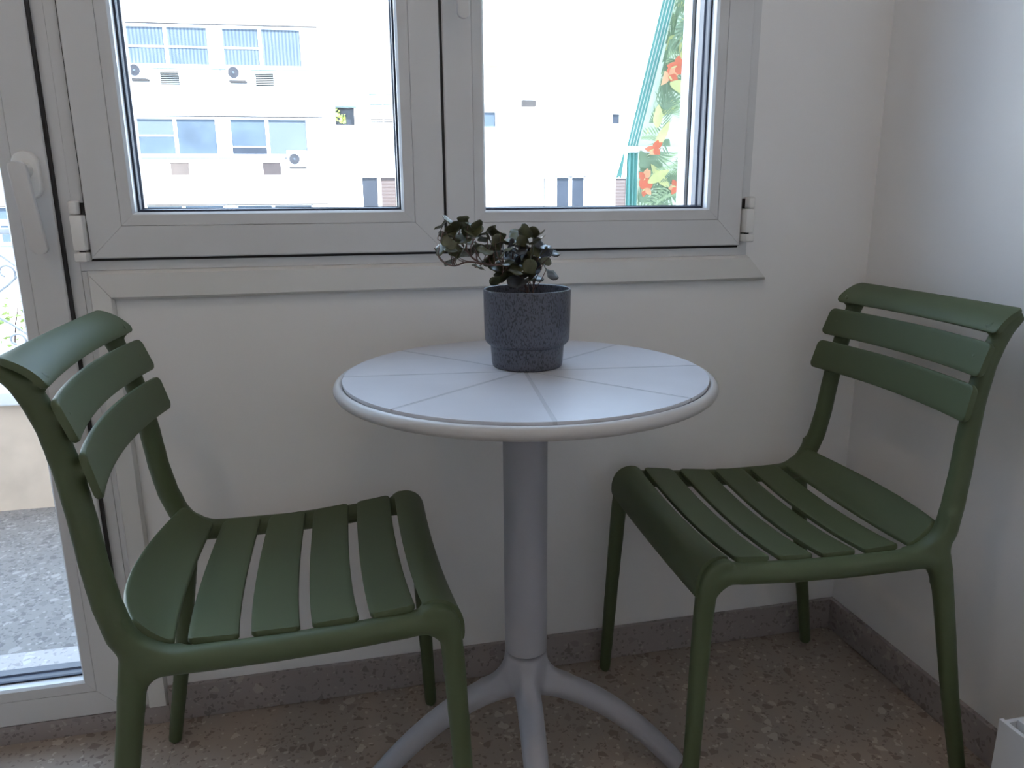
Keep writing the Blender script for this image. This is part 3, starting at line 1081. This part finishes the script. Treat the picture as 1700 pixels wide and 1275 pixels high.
# ------------------------------------------------------------------ balcony
BF = -0.02
structure(MB().box(-4.0, 2.6, WT, 1.75, BF - 0.15, BF).build('balcony_floor', 'bfloor'))
pr = structure(empty('balcony_parapet', (0, 1.29, BF)))
MB().box(-4.0, 2.6, 1.29, 1.72, BF, 0.352).build('parapet_wall', 'parapet', pr)
MB().box(-4.0, 2.6, 1.27, 1.75, 0.352, 0.402, 0.006).build('parapet_cap', 'cap', pr)
structure(MB().box(1.15, 4.5, WT, 1.35, 2.78, 2.95).build('balcony_slab', 'ext'))
ew = MB()
ew.box(-8, 8, 0.0, WT, ZC + 0.12, 8.0)
ew.box(XR + 0.15, 8, 0.0, WT, -13.0, ZC + 0.12)
ew.box(-8, XL - 0.15, 0.0, WT, -13.0, ZC + 0.12)
ew.box(XL - 0.15, XR + 0.15, 0.0, WT, -13.0, -0.17)
structure(ew.build('wall_outside', 'ext'))
# plastered outer reveals and shutter guide of the window
rv = structure(empty('trim_4', (0.76, 0.2, WZ0)))
MB().box(0.7555, 0.7953, 0.072, WT + 0.004, WZ0, WZ1).build('outer_reveal', 'ext', rv)
gd = MB()
gd.box(0.7525, 0.7556, 0.194, 0.208, WZ0 + 0.075, WZ1, 0.0004, 1)
gd.build('shutter_guide', 'line', rv)

# iron railing on the parapet
RY = 1.40
rl_o = empty('balcony_railing', (-1.0, RY, 0.402))
tag(rl_o, 'pale painted wrought iron railing with crossed bars and scrolls outside the balcony door', 'railing')
MB().box(-3.2, 1.15, RY - 0.018, RY + 0.018, 0.905, 0.925, 0.004).build('top_rail', 'iron', rl_o)
MB().box(-3.2, 1.15, RY - 0.008, RY + 0.008, 0.435, 0.447).build('bottom_rail', 'iron', rl_o)
bar = None
pw = 0.30
kx0 = -1.062
def xbar(sg):
    return MB().tube([(-sg * pw / 2, 0, -0.115), (-sg * 0.05, 0.0, -0.045), (0, 0, 0), (sg * 0.05, 0, 0.045), (sg * pw / 2, 0, 0.115)], 0.0048, 8)
def scroll(sg):
    pts = []
    for k in range(22):
        a = -0.6 + 5.2 * k / 21
        r = 0.030 * (1 - 0.62 * k / 21)
        pts.append((sg * (0.050 - r * math.cos(a)), -0.004, -0.004 + r * math.sin(a)))
    return MB().tube(pts, 0.0042, 8)
src = {}
for k in range(-7, 8):
    x = kx0 + k * pw
    if x > 1.0: break
    for lv, zc in enumerate((0.785, 0.555)):
        for sg in (-1, 1):
            key = ('b', sg)
            if key not in src:
                o = xbar(sg).build('cross_bar', 'iron', rl_o, 60, local=True); src[key] = o
            else:
                o = share('cross_bar', src[key], rl_o)
            o.location = (x - ORG[rl_o].x, 0.0025 * sg, zc - ORG[rl_o].z)
            key = ('s', sg)
            if key not in src:
                o = scroll(sg).build('scroll', 'iron', rl_o, 60, local=True); src[key] = o
            else:
                o = share('scroll', src[key], rl_o)
            o.location = (x - ORG[rl_o].x, -0.004, zc - ORG[rl_o].z)
        key = 'r'
        if key not in src:
            o = MB().prism([(0.018, 0), (0, 0.018), (-0.018, 0), (0, -0.018)], 'y', -0.010, 0.004).build('rosette', 'iron', rl_o, local=True); src[key] = o
        else:
            o = share('rosette', src[key], rl_o)
        o.location = (x - ORG[rl_o].x, -0.004, zc - ORG[rl_o].z)
for x in (-3.2, -1.99, -0.79, 0.41, 1.14):
    MB().box(x, x + 0.02, RY - 0.010, RY + 0.010, 0.402, 0.905).build('upright', 'iron', rl_o)

# planter with a yellow-green bush behind the railing
pb = empty('planter_bush', (-1.15, 1.60, 0.402))
tag(pb, 'yellow green leafy bush in a white trough behind the balcony railing', 'bush')
MB().box(-1.75, -0.70, 1.53, 1.70, 0.402, 0.50, 0.006).build('trough', 'cap', pb)
fol = MB()
rb = random.Random(5)
for k in range(420):
    x = rb.uniform(-1.75, -0.72)
    z = 0.50 + 0.19 * rb.random() * (0.65 + 0.35 * math.sin(x * 9))
    y = 1.615 + rb.uniform(-0.09, 0.09)
    a, t = rb.uniform(0, 6.28), rb.uniform(-1, 1)
    d = Vector((math.cos(a) * math.cos(t), math.sin(a) * math.cos(t), math.sin(t)))
    s_ = d.cross(Vector((rb.uniform(-1, 1), rb.uniform(-1, 1), 1))).normalized()
    L = rb.uniform(0.02, 0.036)
    p = Vector((x, y, z))
    n_ = d.cross(s_) * 0.003
    fol.add([p, p + d * L * 0.5 + s_ * L * 0.3 + n_, p + d * L, p + d * L * 0.5 - s_ * L * 0.3 + n_, p + d * L * .5 - n_], [(0, 1, 4), (1, 2, 4), (2, 3, 4), (3, 0, 4)])
tag(fol.build('foliage', 'bush', pb), kind='stuff')
for k in range(14):
    x = -1.7 + k * 0.07
    MB().tube([(x, 1.615, 0.495), (x + 0.02, 1.60, 0.58), (x + 0.03, 1.62, 0.64)], [0.004, 0.003, 0.002], 6).build('twig', 'stem', pb)

# awning with tropical print, right of the window
aw = empty('printed_awning', (2.2, 1.6, 1.0))
tag(aw, 'awning with printed green leaves and red flowers, seen at right edge of window', 'awning')
AX0, AX1 = 1.262, 3.3
P0 = Vector((0, 1.90, 1.236)); P1 = Vector((0, 1.02, 2.575))
dirA = (P1 - P0); LA_ = dirA.length; dirA.normalize()
nA = Vector((0, -dirA.z, dirA.y)).normalized()            # towards the room
if nA.y > 0: nA = -nA
def AP(x, s, off=0.0):
    p = P0 + dirA * s + nA * off
    return (x, p.y, p.z)
cv = MB()
TRIM = 0.05
def sheet(x0, x1, s0, s1, off, th, nx=10):
    vs, fs = [], []
    for i in range(nx + 1):
        x = x0 + (x1 - x0) * i / nx
        for s, o in ((s0, off), (s1, off), (s1, off - th), (s0, off - th)):
            vs.append(AP(x, s, o))
    for i in range(nx):
        for j in range(4):
            fs.append((i * 4 + j, i * 4 + (j + 1) % 4, (i + 1) * 4 + (j + 1) % 4, (i + 1) * 4 + j))
    fs += [(0, 1, 2, 3), (nx * 4, nx * 4 + 1, nx * 4 + 2, nx * 4 + 3)]
    return MB().add(vs, fs)
canopy = sheet(AX0 + TRIM, AX1, 0, LA_, 0, 0.0012).build('canopy', 'canvas', aw)
sheet(AX0, AX0 + TRIM - 0.0003, 0, LA_, 0.0004, 0.0016, 2).build('edge_trim', 'teal', aw)
for e_ in (0.010, 0.024, 0.038):
    sheet(AX0 + e_, AX0 + e_ + 0.0035, 0, LA_, 0.0012, 0.0008, 1).build('trim_stitching', 'p_white', aw)
MB().tube([(AX0 - 0.03, 1.90, 1.226), (AX1, 1.90, 1.226)], 0.016, 14).build('front_bar', 'hard', aw, 50)
MB().tube([(AX0 - 0.05, 1.02, 2.60), (AX1, 1.02, 2.60)], 0.035, 16).build('roller', 'hard', aw, 50)
for x in (AX0 + 0.12, AX1 - 0.1):
    MB().box(x, x + 0.04, 1.0, 1.04, 2.60, 2.78).build('roller_bracket', 'hard', aw)
VZ0, VZ1 = 0.90, 1.224
vl = MB().box(AX0 + 0.055, AX1, 1.8995, 1.9007, VZ0, VZ1).build('valance', 'canvas', aw)
tm = MB()
vs, fs = [], []
for i in range(12):
    x = AX0 + 0.002 + 0.052 * i / 11
    yw = 1.90 + 0.008 * math.sin(i * 1.7)
    vs += [(x, yw, VZ1 - 0.005), (x, yw, VZ0), (x, yw + 0.0015, VZ0), (x, yw + 0.0015, VZ1 - 0.005)]
for i in range(11):
    fs += [(i * 4 + j, i * 4 + (j + 1) % 4, i * 4 + 4 + (j + 1) % 4, i * 4 + 4 + j) for j in range(4)]
fs += [(0, 1, 2, 3), (44, 45, 46, 47)]
MB().add(vs, fs).build('valance_trim', 'teal', aw, 60)
MB().prism([(AX0 - 0.004, 1.215), (AX0 - 0.038, 1.10), (AX0 - 0.022, 1.108), (AX0 - 0.012, 1.10), (AX0 + 0.002, 1.20)], 'y', 1.93, 1.9315).build('trim_tail', 'teal', aw)

rp = random.Random(21)
def leaf_poly(cx, cy, ang, L, W, bend=0.0, n=8):
    up_, lo_ = [], []
    for k in range(n + 1):
        q = k / n
        wv = W * math.sin(math.pi * min(1, q * 0.97 + 0.03)) ** 0.8 * (1 - 0.35 * q)
        x = L * q
        y = bend * L * q * q
        up_.append((x, y + wv)); lo_.append((x, y - wv))
    pts = up_ + lo_[::-1]
    c, s = math.cos(ang), math.sin(ang)
    return [(cx + c * x - s * y, cy + s * x + c * y) for x, y in pts], n
class Print:
    def __init__(self, to3d, x0, x1, s0, s1):
        self.t, self.b = to3d, (x0, x1, s0, s1)
        self.m = {}
        self.lift = 0.0009
    def leaf(self, cx, cy, ang, L, W, mat, bend=0.0):
        pts, n = leaf_poly(cx, cy, ang, L, W, bend)
        x0, x1, s0, s1 = self.b
        pts = [(min(x1, max(x0, p[0])), min(s1, max(s0, p[1]))) for p in pts]
        self.lift += 0.000006
        vs = [self.t(px, py, self.lift) for px, py in pts]
        K = len(vs)
        fs = [(i, i + 1, K - 2 - i, K - 1 - i) for i in range(n)]
        self.m.setdefault(mat, MB()).add(vs, fs)
    def palm(self, cx, cy, ang, L, mat):
        for k in range(9):
            a = ang + (k - 4) * 0.21
            self.leaf(cx, cy, a, L * (1 - 0.05 * abs(k - 4)), L * 0.034, mat, 0.12 * (k - 4) / 4)
    def frond(self, cx, cy, ang, L, mat, bend):
        for k in range(12):
            q = k / 12
            px = cx + math.cos(ang + bend * q) * L * q
            py = cy + math.sin(ang + bend * q) * L * q
            for sg in (-1, 1):
                self.leaf(px, py, ang + bend * q + sg * 0.75, L * 0.36 * (1 - 0.5 * q), L * 0.022, mat, -0.1 * sg)
    def flower(self, cx, cy, R):
        for k in range(5):
            a = k * 1.2566 + rp.random()
            self.leaf(cx, cy, a, R, R * 0.40, rp.choice(['p_red', 'p_red', 'p_org']))
        self.leaf(cx, cy, rp.random() * 6, R * 0.6, R * 0.1, 'p_yel')
    def fill(self, n):
        x0, x1, s0, s1 = self.b
        for k in range(n):
            cx, cy = rp.uniform(x0, x1), rp.uniform(s0, s1)
            a = rp.uniform(0, 6.28)
            c = rp.random()
            if c < 0.34: self.palm(cx, cy, a, rp.uniform(0.10, 0.17), 'p_dark')
            elif c < 0.62: self.frond(cx, cy, a, rp.uniform(0.14, 0.22), rp.choice(['p_mid', 'p_dark']), rp.uniform(-0.7, 0.7))
            elif c < 0.72: self.leaf(cx, cy, a, rp.uniform(0.10, 0.15), 0.035, 'p_dark', rp.uniform(-.2, .2))
            elif c < 0.92: self.leaf(cx, cy, a, rp.uniform(0.09, 0.14), 0.026, 'p_yel', rp.uniform(-.2, .2))
            else: self.flower(cx, cy, rp.uniform(0.045, 0.06))
    def done(self, parent):
        for mat, mb in self.m.items():
            nm = {'p_dark': 'dark_leaf_print', 'p_mid': 'green_leaf_print', 'p_yel': 'yellow_leaf_print', 'p_red': 'red_flower_print', 'p_org': 'orange_flower_print'}[mat]
            tag(mb.build(nm, mat, parent), kind='stuff')
p1 = Print(lambda x, s, o: AP(x, s, o), AX0 + 0.052, AX1, 0.002, LA_)
p1.fill(1100)
p1.flower(AX0 + 0.10, 0.03, 0.045)
p1.flower(AX0 + 0.075, 0.36, 0.05); p1.flower(AX0 + 0.10, 0.40, 0.045)
p1.leaf(AX0 + 0.09, 0.33, -0.25, 0.13, 0.03, 'p_yel')
p1.flower(AX0 + 0.22, 0.60, 0.055)
p1.done(canopy)
p2 = Print(lambda x, s, o: (x, 1.8995 - o, s), AX0 + 0.056, AX1, VZ0, VZ1)
p2.fill(240)
p2.flower(AX0 + 0.085, 1.10, 0.045); p2.flower(AX0 + 0.09, 1.055, 0.04); p2.flower(AX0 + 0.24, 1.06, 0.04)
p2.leaf(AX0 + 0.10, 1.08, 0.5, 0.12, 0.026, 'p_yel')
p2.done(vl)

# ------------------------------------------------------------------ buildings across the street
K13 = 1.3
def far(org_y):
    th = math.radians(-3.8)
    cam_y, cam_z = -1.3909, 0.98934
    Y0 = cam_y + (org_y - cam_y) * K13
    e = (math.cos(th), math.sin(th))
    nn = (-math.sin(th), math.cos(th))
    def P(u, v, d=0.0):                    # d = depth, positive away from us
        return (u * K13 * e[0] + d * nn[0], Y0 + u * K13 * e[1] + d * nn[1], cam_z + (v - cam_z) * K13)
    return P, (0, Y0), th
class Far:
    """boxes in facade coordinates: u along, v height, d depth"""
    def __init__(self, name, org_y, base_u, label):
        self.P, _, self.th = far(org_y)
        b = self.P(base_u, -9.0, 0)
        self.root = empty(name, b)
        tag(self.root, label, 'building')
    def b(self, u0, u1, v0, v1, d0, d1):
        mb = MB()
        vs = [self.P(u, v, d) for d in (d0, d1) for v in (v0, v1) for u in (u0, u1)]
        return mb.add(vs, [(0, 1, 3, 2), (4, 5, 7, 6), (0, 1, 5, 4), (2, 3, 7, 6), (0, 2, 6, 4), (1, 3, 7, 5)])
    def part(self, name, mat, u0, u1, v0, v1, d0, d1, parent=None):
        return self.b(u0, u1, v0, v1, d0, d1).build(name, mat, parent or self.root)
    def hole_wall(self, u0, u1, v0, v1, holes, depth):
        """wall plate with rectangular openings"""
        us = sorted(set([u0, u1] + [h[0] for h in holes] + [h[1] for h in holes]))
        vv = sorted(set([v0, v1] + [h[2] for h in holes] + [h[3] for h in holes]))
        mb = MB()
        for i in range(len(us) - 1):
            for j in range(len(vv) - 1):
                uc, vc = (us[i] + us[i + 1]) / 2, (vv[j] + vv[j + 1]) / 2
                if any(h[0] < uc < h[1] and h[2] < vc < h[3] for h in holes):
                    continue
                q = self.b(us[i], us[i + 1], vv[j], vv[j + 1], 0, depth)
                mb.add(q.v, q.f)
        return mb

A = Far('apartment_building', 21, -5.0, 'sunlit white apartment block seen through left window sash, two rows of windows')
holes = []
for k in range(-3, 2):
    for r in range(3):
        u = -5.40 + 2.42 * k
        holes.append((u, u + 2.13, 2.34 + 2.31 * (1 - r), 3.36 + 2.31 * (1 - r)))
niche = []
for k in range(-3, 2):
    niche.append((-4.6 + 2.45 * k, -4.11 + 2.45 * k, 1.84, 2.18))
grl = []
for k in range(-3, 2):
    grl.append((-4.6 + 2.45 * k, -4.12 + 2.45 * k, 4.16, 4.515))
A.hole_wall(-45, -0.26, -9, 10.5, holes + niche + grl, 0.35).build('facade_wall', 'facade', A.root)  # unseen windowless run at left added to bounce sun onto the right wall
A.part('back_wall', 'facade2', -45, -0.26, -9, 10.5, 2.0, 3.4)
for v in (5.685, 3.365, 1.02):
    A.part('ledge', 'line', -14, -0.43, v, v + 0.032, -0.02, 0.02)
for v in (4.60, 2.30, -0.02):
    A.part('sill_line', 'blind', -14, -0.70, v - 0.026, v, -0.02, 0.02)
for (u0, u1, v0, v1), idx in zip(holes, range(99)):
    k, r = idx // 3 - 3, idx % 3
    q = A.b(u0, u1, v0, v0 + 0.055, 0.06, 0.13)
    mb = MB().add(q.v, q.f)
    um = u0 + 1.02
    for a, b_, c_, d_ in ((u0, u1, v1 - 0.045, v1), (u0, u0 + 0.055, v0, v1), (u1 - 0.055, u1, v0, v1), (um - 0.045, um + 0.045, v0, v1)):
        q = A.b(a, b_, c_, d_, 0.06, 0.13); mb.add(q.v, q.f)
    wf = mb.build('window', 'wframe', A.root)
    for n_, (a, b_) in enumerate(((u0 + 0.055, um - 0.045), (um + 0.045, u1 - 0.055))):
        mat = 'pane_strip' if r == 0 else ('pane' if (k + n_) % 2 else 'blind')
        A.part('pane', mat, a, b_, v0 + 0.055, v1 - 0.045, 0.10, 0.115, wf)
        if r == 0 and not (k == 1 and n_ == 1):
            A.part('transom', 'wframe', a, b_, v0 + 0.47, v0 + 0.515, 0.07, 0.099, wf)
        if r == 1 and n_ == 0:
            cut = 0.52 if k % 2 == 0 else 0.24
            A.part('dark_pane', 'dark_pane' if k % 2 else 'pane', a, b_, v0 + 0.056, v0 + cut, 0.085, 0.099, wf)
            A.part('blind_rail', 'wframe', a, b_, v0 + cut, v0 + cut + 0.035, 0.075, 0.099, wf)
        if r == 2:
            A.part('transom', 'wframe', a, b_, v0 + 0.50, v0 + 0.66, 0.07, 0.099, wf)
for i, (u0, u1, v0, v1) in enumerate(niche):
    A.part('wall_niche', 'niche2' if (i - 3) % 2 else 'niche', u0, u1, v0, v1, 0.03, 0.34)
for (u0, u1, v0, v1) in grl:
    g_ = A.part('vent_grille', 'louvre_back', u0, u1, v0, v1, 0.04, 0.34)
    for j in range(8):
        vv = v0 + (v1 - v0) * (j + 0.12) / 8
        A.part('louvre', 'louvre_white', u0, u1, vv, vv + 0.020, -0.005, 0.039, g_)
A.part('expansion_joint', 'line', -3.06, -3.045, 3.9, 4.62, -0.01, 0.02)
A.part('corner_line', 'line', -0.275, -0.262, 2.3, 3.2, -0.012, 0.02)


def aircon(u0, u1, v0, v1, uc, vc, R, label):
    P = A.P
    b_ = P((u0 + u1) / 2, v0, 0)
    root = empty('air_conditioner', b_)
    tag(root, label, 'air conditioner', 'air conditioner units on the facade opposite')
    q = A.b(u0, u1, v0, v1, -0.34, -0.03)
    MB().add(q.v, q.f).build('casing', 'ac', root)
    def disc(r0, r1, d0, d1, seg=28):
        vs, fs = [], []
        for s in range(seg):
            a = 2 * math.pi * s / seg
            for r, d in ((r0, d0), (r1, d0), (r1, d1), (r0, d1)):
                vs.append(P(uc + r * math.cos(a), vc + r * math.sin(a), d))
        for s in range(seg):
            t = (s + 1) % seg
            for j in range(4):
                fs.append((s * 4 + j, s * 4 + (j + 1) % 4, t * 4 + (j + 1) % 4, t * 4 + j))
        return MB().add(vs, fs)
    fan = disc(0.002, R, -0.352, -0.341).build('fan_grille', 'fan', root)
    for r in (0.35, 0.6, 0.85):
        disc(R * r, R * r + 0.008, -0.362, -0.353).build('grille_ring', 'louvre', fan)
    disc(0.002, 0.030, -0.37, -0.353).build('fan_hub', 'blind', fan)
    q = A.b(u0 + 0.05, u1 - 0.05, v0 - 0.05, v0 - 0.002, -0.34, 0.0)
    MB().add(q.v, q.f).build('bracket_and_shadow', 'line', root)  # dark block stands for the support together with its shadow
aircon(-5.345, -4.83, 4.295, 4.655, -5.16, 4.49, 0.145, 'white air conditioner at upper left of facade, just inside the left window edge')
aircon(-2.84, -2.33, 4.285, 4.645, -2.66, 4.475, 0.145, 'white air conditioner under the second upper window of the facade, between the two louvred vents')
aircon(-1.44, -0.91, 2.05, 2.48, -1.24, 2.255, 0.145, 'white air conditioner overlapping the lower right corner of the lower row of facade windows')

B = Far('apartment_building', 24, 6.0, 'pale cream apartment block behind, filling the right window sash')
bh_ = [(0.58, 1.78, 0.70, 1.90), (7.05, 8.10, 0.70, 1.875), (9.10, 10.1, 0.70, 1.85), (4.40, 5.03, 3.46, 3.91), (8.98, 9.23, 3.59, 3.89), (-0.17, 0.50, 3.48, 4.02)]
B.hole_wall(-0.2, 14.5, -9, 9.5, bh_, 0.3).build('facade_wall', 'facade2', B.root)
B.part('back_wall', 'facade', -0.2, 14.5, -9, 9.5, 1.2, 5.0)
def bwin(u0, u1, v0, v1, cols):
    q = B.b(u0, u1, v1 - 0.04, v1, 0.05, 0.12)
    mb = MB().add(q.v, q.f)
    n = len(cols)
    for i in range(n + 1):
        c_ = u0 + (u1 - u0) * i / n
        a, b_ = max(u0, c_ - 0.06), min(u1, c_ + 0.06)
        q = B.b(a, b_, v0, v1, 0.05, 0.12); mb.add(q.v, q.f)
    wf = mb.build('window', 'wframe', B.root)
    for i, cmat in enumerate(cols):
        B.part('pane' if cmat != 'shutter' else 'roller_shutter', cmat, u0 + (u1 - u0) * i / n + 0.061, u0 + (u1 - u0) * (i + 1) / n - 0.061, v0, v1 - 0.041, 0.09, 0.11, wf)
    return wf
bwin(0.58, 1.78, 0.70, 1.90, ['dark_pane', 'shutter'])
bwin(7.05, 8.10, 0.70, 1.875, ['dark_pane', 'dark_pane'])
bwin(9.10, 10.1, 0.70, 1.85, ['shutter', 'shutter'])
B.part('pane', 'pane', 4.40, 5.03, 3.46, 3.91, 0.08, 0.1)
B.part('pane', 'dark_pane', 8.98, 9.23, 3.59, 3.89, 0.08, 0.1)
B.part('lintel', 'line', 0.56, 1.80, 1.895, 1.915, -0.04, 0.02)
B.part('lintel', 'line', 7.03, 8.12, 1.87, 1.89, -0.04, 0.02)
B.part('drainpipe', 'line', 6.645, 6.67, 0.7, 1.84, -0.05, 0.0)
# loggia with plants
lg = B.part('loggia_recess', 'dark_pane', -0.17, 0.50, 3.48, 4.02, 0.28, 0.299)
B.part('loggia_edge', 'cloth_teal', -0.18, 0.58, 4.0, 4.035, -0.05, 0.0)
pf = MB()
rb = random.Random(9)
for k in range(90):
    u, v = rb.uniform(-0.15, 0.22), 3.62 + 0.32 * rb.random()
    if u > 0.03: v = 3.55 + 0.25 * rb.random()
    s_ = rb.uniform(0.02, 0.05)
    p = Vector(B.P(u, v, rb.uniform(0.0, 0.2)))
    a = Vector((rb.uniform(-1, 1), rb.uniform(-1, 1), rb.uniform(-1, 1))).normalized() * s_ * 2
    b2 = a.cross(Vector((rb.random(), 1, rb.random()))).normalized() * s_
    pf.add([p - a, p + b2, p + a, p - b2], [(0, 1, 2, 3)])
tag(pf.build('loggia_plants', 'bush', B.root), kind='stuff')
# small balcony with orange rails
for v, mat in ((4.06, 'cloth_teal'), (3.83, 'rail_orange'), (3.68, 'rail_orange'), (3.61, 'line'), (3.55, 'line'), (4.36, 'cloth_teal')):
    B.part('balcony_rail', mat, 0.99, 1.82, v, v + 0.034, -0.30, -0.27)
for u in (0.99, 1.4, 1.79):
    B.part('balcony_post', 'wframe', u, u + 0.03, 3.5, 4.36, -0.30, -0.27)
B.part('balcony_floor', 'facade', 0.9, 1.9, 3.44, 3.50, -0.32, 0.0)
B.part('folded_canopy', 'line', 5.90, 6.34, 4.09, 4.28, -0.25, 0.0)
B.part('gable_tile', 'rail_orange', 4.72, 5.12, 5.17, 5.34, -0.03, 0.0)
structure(MB().box(-60, 60, 1.8, 80, -13.2, -13.0).build('street_ground', 'street'))

# ------------------------------------------------------------------ ceiling spots of the room (behind and above the camera)
def ceiling_spot(x, y, label, watts):
    r = empty('ceiling_spotlight', (x, y, ZC))
    tag(r, label, 'ceiling light', 'recessed warm ceiling lights')
    MB().lathe([(0.045, ZC - 0.001), (0.062, ZC - 0.001), (0.064, ZC - 0.005), (0.050, ZC - 0.012), (0.045, ZC - 0.012), (0.045, ZC - 0.001)], x, y, 32).build('trim_ring', 'hard', r, 40)
    MB().lathe([(0.0001, ZC - 0.004), (0.0445, ZC - 0.004), (0.0445, ZC - 0.001), (0.0001, ZC - 0.001)], x, y, 32).build('diffuser', 'hard', r, 40)
    ld = bpy.data.lights.new('spot_light', 'AREA')
    ld.shape = 'DISK'
    ld.size = 0.085
    ld.energy = watts
    ld.color = (1.0, 0.80, 0.62)
    lo = bpy.data.objects.new('spot_light', ld)
    COL.objects.link(lo)
    lo.parent = r
    lo.location = (0, 0, -0.0135)
ceiling_spot(-1.0, -1.25, 'round warm ceiling spotlight above the left half of the room', 5.0)
ceiling_spot(0.65, -1.15, 'round warm ceiling spotlight above the right half of the room', 2.7)
ceiling_spot(-0.1, -2.4, 'round warm ceiling spotlight deepest in the room', 2.7)
